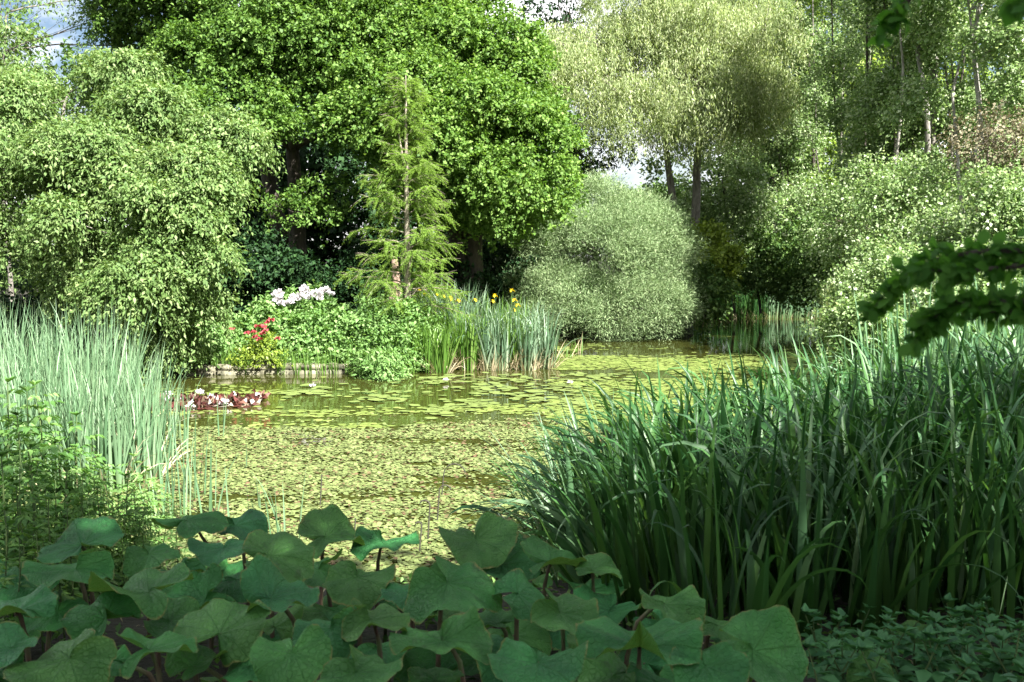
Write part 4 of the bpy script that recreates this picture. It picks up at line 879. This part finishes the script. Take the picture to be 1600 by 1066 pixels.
# ground litter / low cover
rng = np.random.default_rng(61)
def cover(name, lab, n, xr, yr, mat, L, wd, dmin=.1):
    P = np.column_stack([rng.uniform(*xr, n), rng.uniform(*yr, n)]); d = sdist(P); P = P[d > dmin]; z = ground(P) + rng.uniform(0, .07, len(P)); n = len(P)
    V, Q = leafquads(np.column_stack([P, z]), unit(rng.normal(size=(n, 3)) * [1, 1, .35] + UP * .15), unit(UP + rng.normal(size=(n, 3)) * .35), L * rng.uniform(.6, 1.3, n), wd)
    tag(mesh(name, V, Q, M[mat]), lab, 'ground cover', kind='stuff')
cover('ground_cover', 'low weedy ground cover on the far banks', 60000, (-14, 14), (15, 40), 'mid', .12, .05)
cover('near_ground_cover', 'small weeds and leaves on the dark near bank', 9000, (-5, 6), (2.2, 8.5), 'nettle', .05, .025)
cover('leaf_litter', 'brown dead leaves and straw lying on the dark near soil', 1500, (-5, 6), (2.2, 8.5), 'straw', .05, .008)

# ---------------------------------------------------------------- shade trees behind the viewer, one with twigs hanging into view
def big_shade(name, lab, sd, base, ells, n, L=.17):
    return tree(name, lab, 'tree', sd, base, ells, n, 'maple', 12, .8, .3, L, L * .75, tr=.3, back=1, inner=.15, group=None)
Ee = lambda x, y, z, a, b_, c_: (np.array([x, y, z], float), np.array([a, b_, c_], float))
root = big_shade('beech_tree', 'overhanging tree whose dark twigs hang into view at the right', 70, (9.2, -1.6, .9),
    [Ee(8.3, 0, 7.7, 2.3, 1.2, 1.0), Ee(10.6, -.2, 7.7, 2.0, 1.2, 1.0), Ee(4.6, -3.1, 7.4, 2.6, 2.0, 1.3), Ee(7.4, -2.7, 7.6, 2.6, 1.9, 1.4), Ee(9.8, -2.3, 7.8, 2.4, 1.9, 1.4), Ee(8.2, -4.8, 8.0, 3, 2.2, 1.5), Ee(5.0, -5.2, 7.8, 2.8, 2.2, 1.4)], 25000)
big_shade('lime_tree', 'tree out of view that shades the foreground leaves', 71, (2.4, -6.6, .9),
    [Ee(2.8, -1.5, 7.0, 1.7, 1.2, 1.0), Ee(4.2, -1.2, 7.2, 2.2, 1.2, 1.0), Ee(2.0, -3.0, 7.2, 2.4, 1.9, 1.3), Ee(-.2, -3.6, 6.6, 2.2, 1.9, 1.3), Ee(2.0, -5.6, 8.0, 2.8, 2.2, 1.4)], 16500)
b = np.array([9.2, -1.6, .9])
rng = np.random.default_rng(15)
def twig(path, name, nl, Ls, spread=.03):
    P = np.array([W(*p) for p in path]); nl = int(nl * .9); Ls *= .78; t = np.linspace(0, 1, len(P)); tt = np.linspace(0, 1, 24); Pt = np.column_stack([np.interp(tt, t, P[:, c]) for c in range(3)])
    A = Acc(); br = mesh(name, *tube(Pt - b, np.linspace(.007, .0015, 24), 5), M['bark_dark'], root, True)
    u = np.sort(rng.random(nl)); pp = np.column_stack([np.interp(u, t, P[:, c]) for c in range(3)]); d0 = unit(np.column_stack([np.interp(np.minimum(u + .03, 1), t, P[:, c]) for c in range(3)]) - pp + 1e-6)
    sg = np.where(np.arange(nl) % 2, 1, -1)[:, None]; d = unit(d0 * .6 + np.cross(d0, np.array([0, -1., .3])) * sg * .9 + rng.normal(size=(nl, 3)) * .6 - UP * .1); pp = pp + rng.normal(size=(nl, 3)) * .007
    V, Q = [], []
    nr = unit(np.array([0, -.5, .9]) + rng.normal(size=(nl, 3)) * .45); Lx = Ls * rng.uniform(.7, 1.2, nl)
    # rounder leaf: six-sided
    s = unit(np.cross(d, nr)); nr = np.cross(s, d); prof = [(0, 0), (.25, .36), (.6, .40), (1, 0), (.6, -.40), (.25, -.36)]
    V = np.stack([pp + d * (Lx * a)[:, None] + s * (Lx * c * .85)[:, None] + nr * (np.abs(c) * .15 * Lx - .2 * a * a * Lx)[:, None] for a, c in prof], 1).reshape(-1, 3)
    mesh('foliage', V - b, np.arange(nl * 6).reshape(-1, 6), M['beech'], br)
M['beech'] = foliage('beech_leaf', [(0, (.05, .17, .02)), (1, (.11, .27, .04))], .6, .5, .2)
twig([(1760, 385, 1.5), (1640, 392, 1.55), (1540, 392, 1.6), (1460, 405, 1.65), (1400, 440, 1.68), (1358, 490, 1.7)], 'twig', 330, .033)
twig([(1760, 400, 1.5), (1600, 415, 1.56), (1500, 425, 1.6), (1430, 420, 1.62)], 'twig', 190, .032)
twig([(1760, 445, 1.45), (1640, 470, 1.5), (1560, 472, 1.55), (1490, 475, 1.6), (1455, 500, 1.62), (1425, 535, 1.63)], 'twig', 300, .033)
twig([(1700, 480, 1.5), (1600, 490, 1.53), (1540, 485, 1.56), (1480, 465, 1.6)], 'twig', 120, .030)
twig([(1500, -120, 1.4), (1430, -10, 1.5), (1400, 20, 1.52), (1382, 50, 1.54)], 'twig', 90, .033)
twig([(1700, -60, 1.4), (1620, -5, 1.45), (1580, 6, 1.5)], 'twig', 30, .042)
A = Acc(); q = bend(rng, (8.6, -1.4, 6.5), W(1760, 385, 1.5), 8, .05, .05); A.add(*tube(q - b, np.linspace(.05, .008, 8), 6))
q = bend(rng, (7.2, -1.6, 6.3), W(1500, -120, 1.4), 8, .05, .05); A.add(*tube(q - b, np.linspace(.05, .008, 8), 6))
q = bend(rng, W(1900, 300, 1.4), W(1760, 445, 1.45), 5, .05); A.add(*tube(q - b, np.linspace(.012, .008, 5), 5))
A.build('bough', M['bark_dark'], root, True)
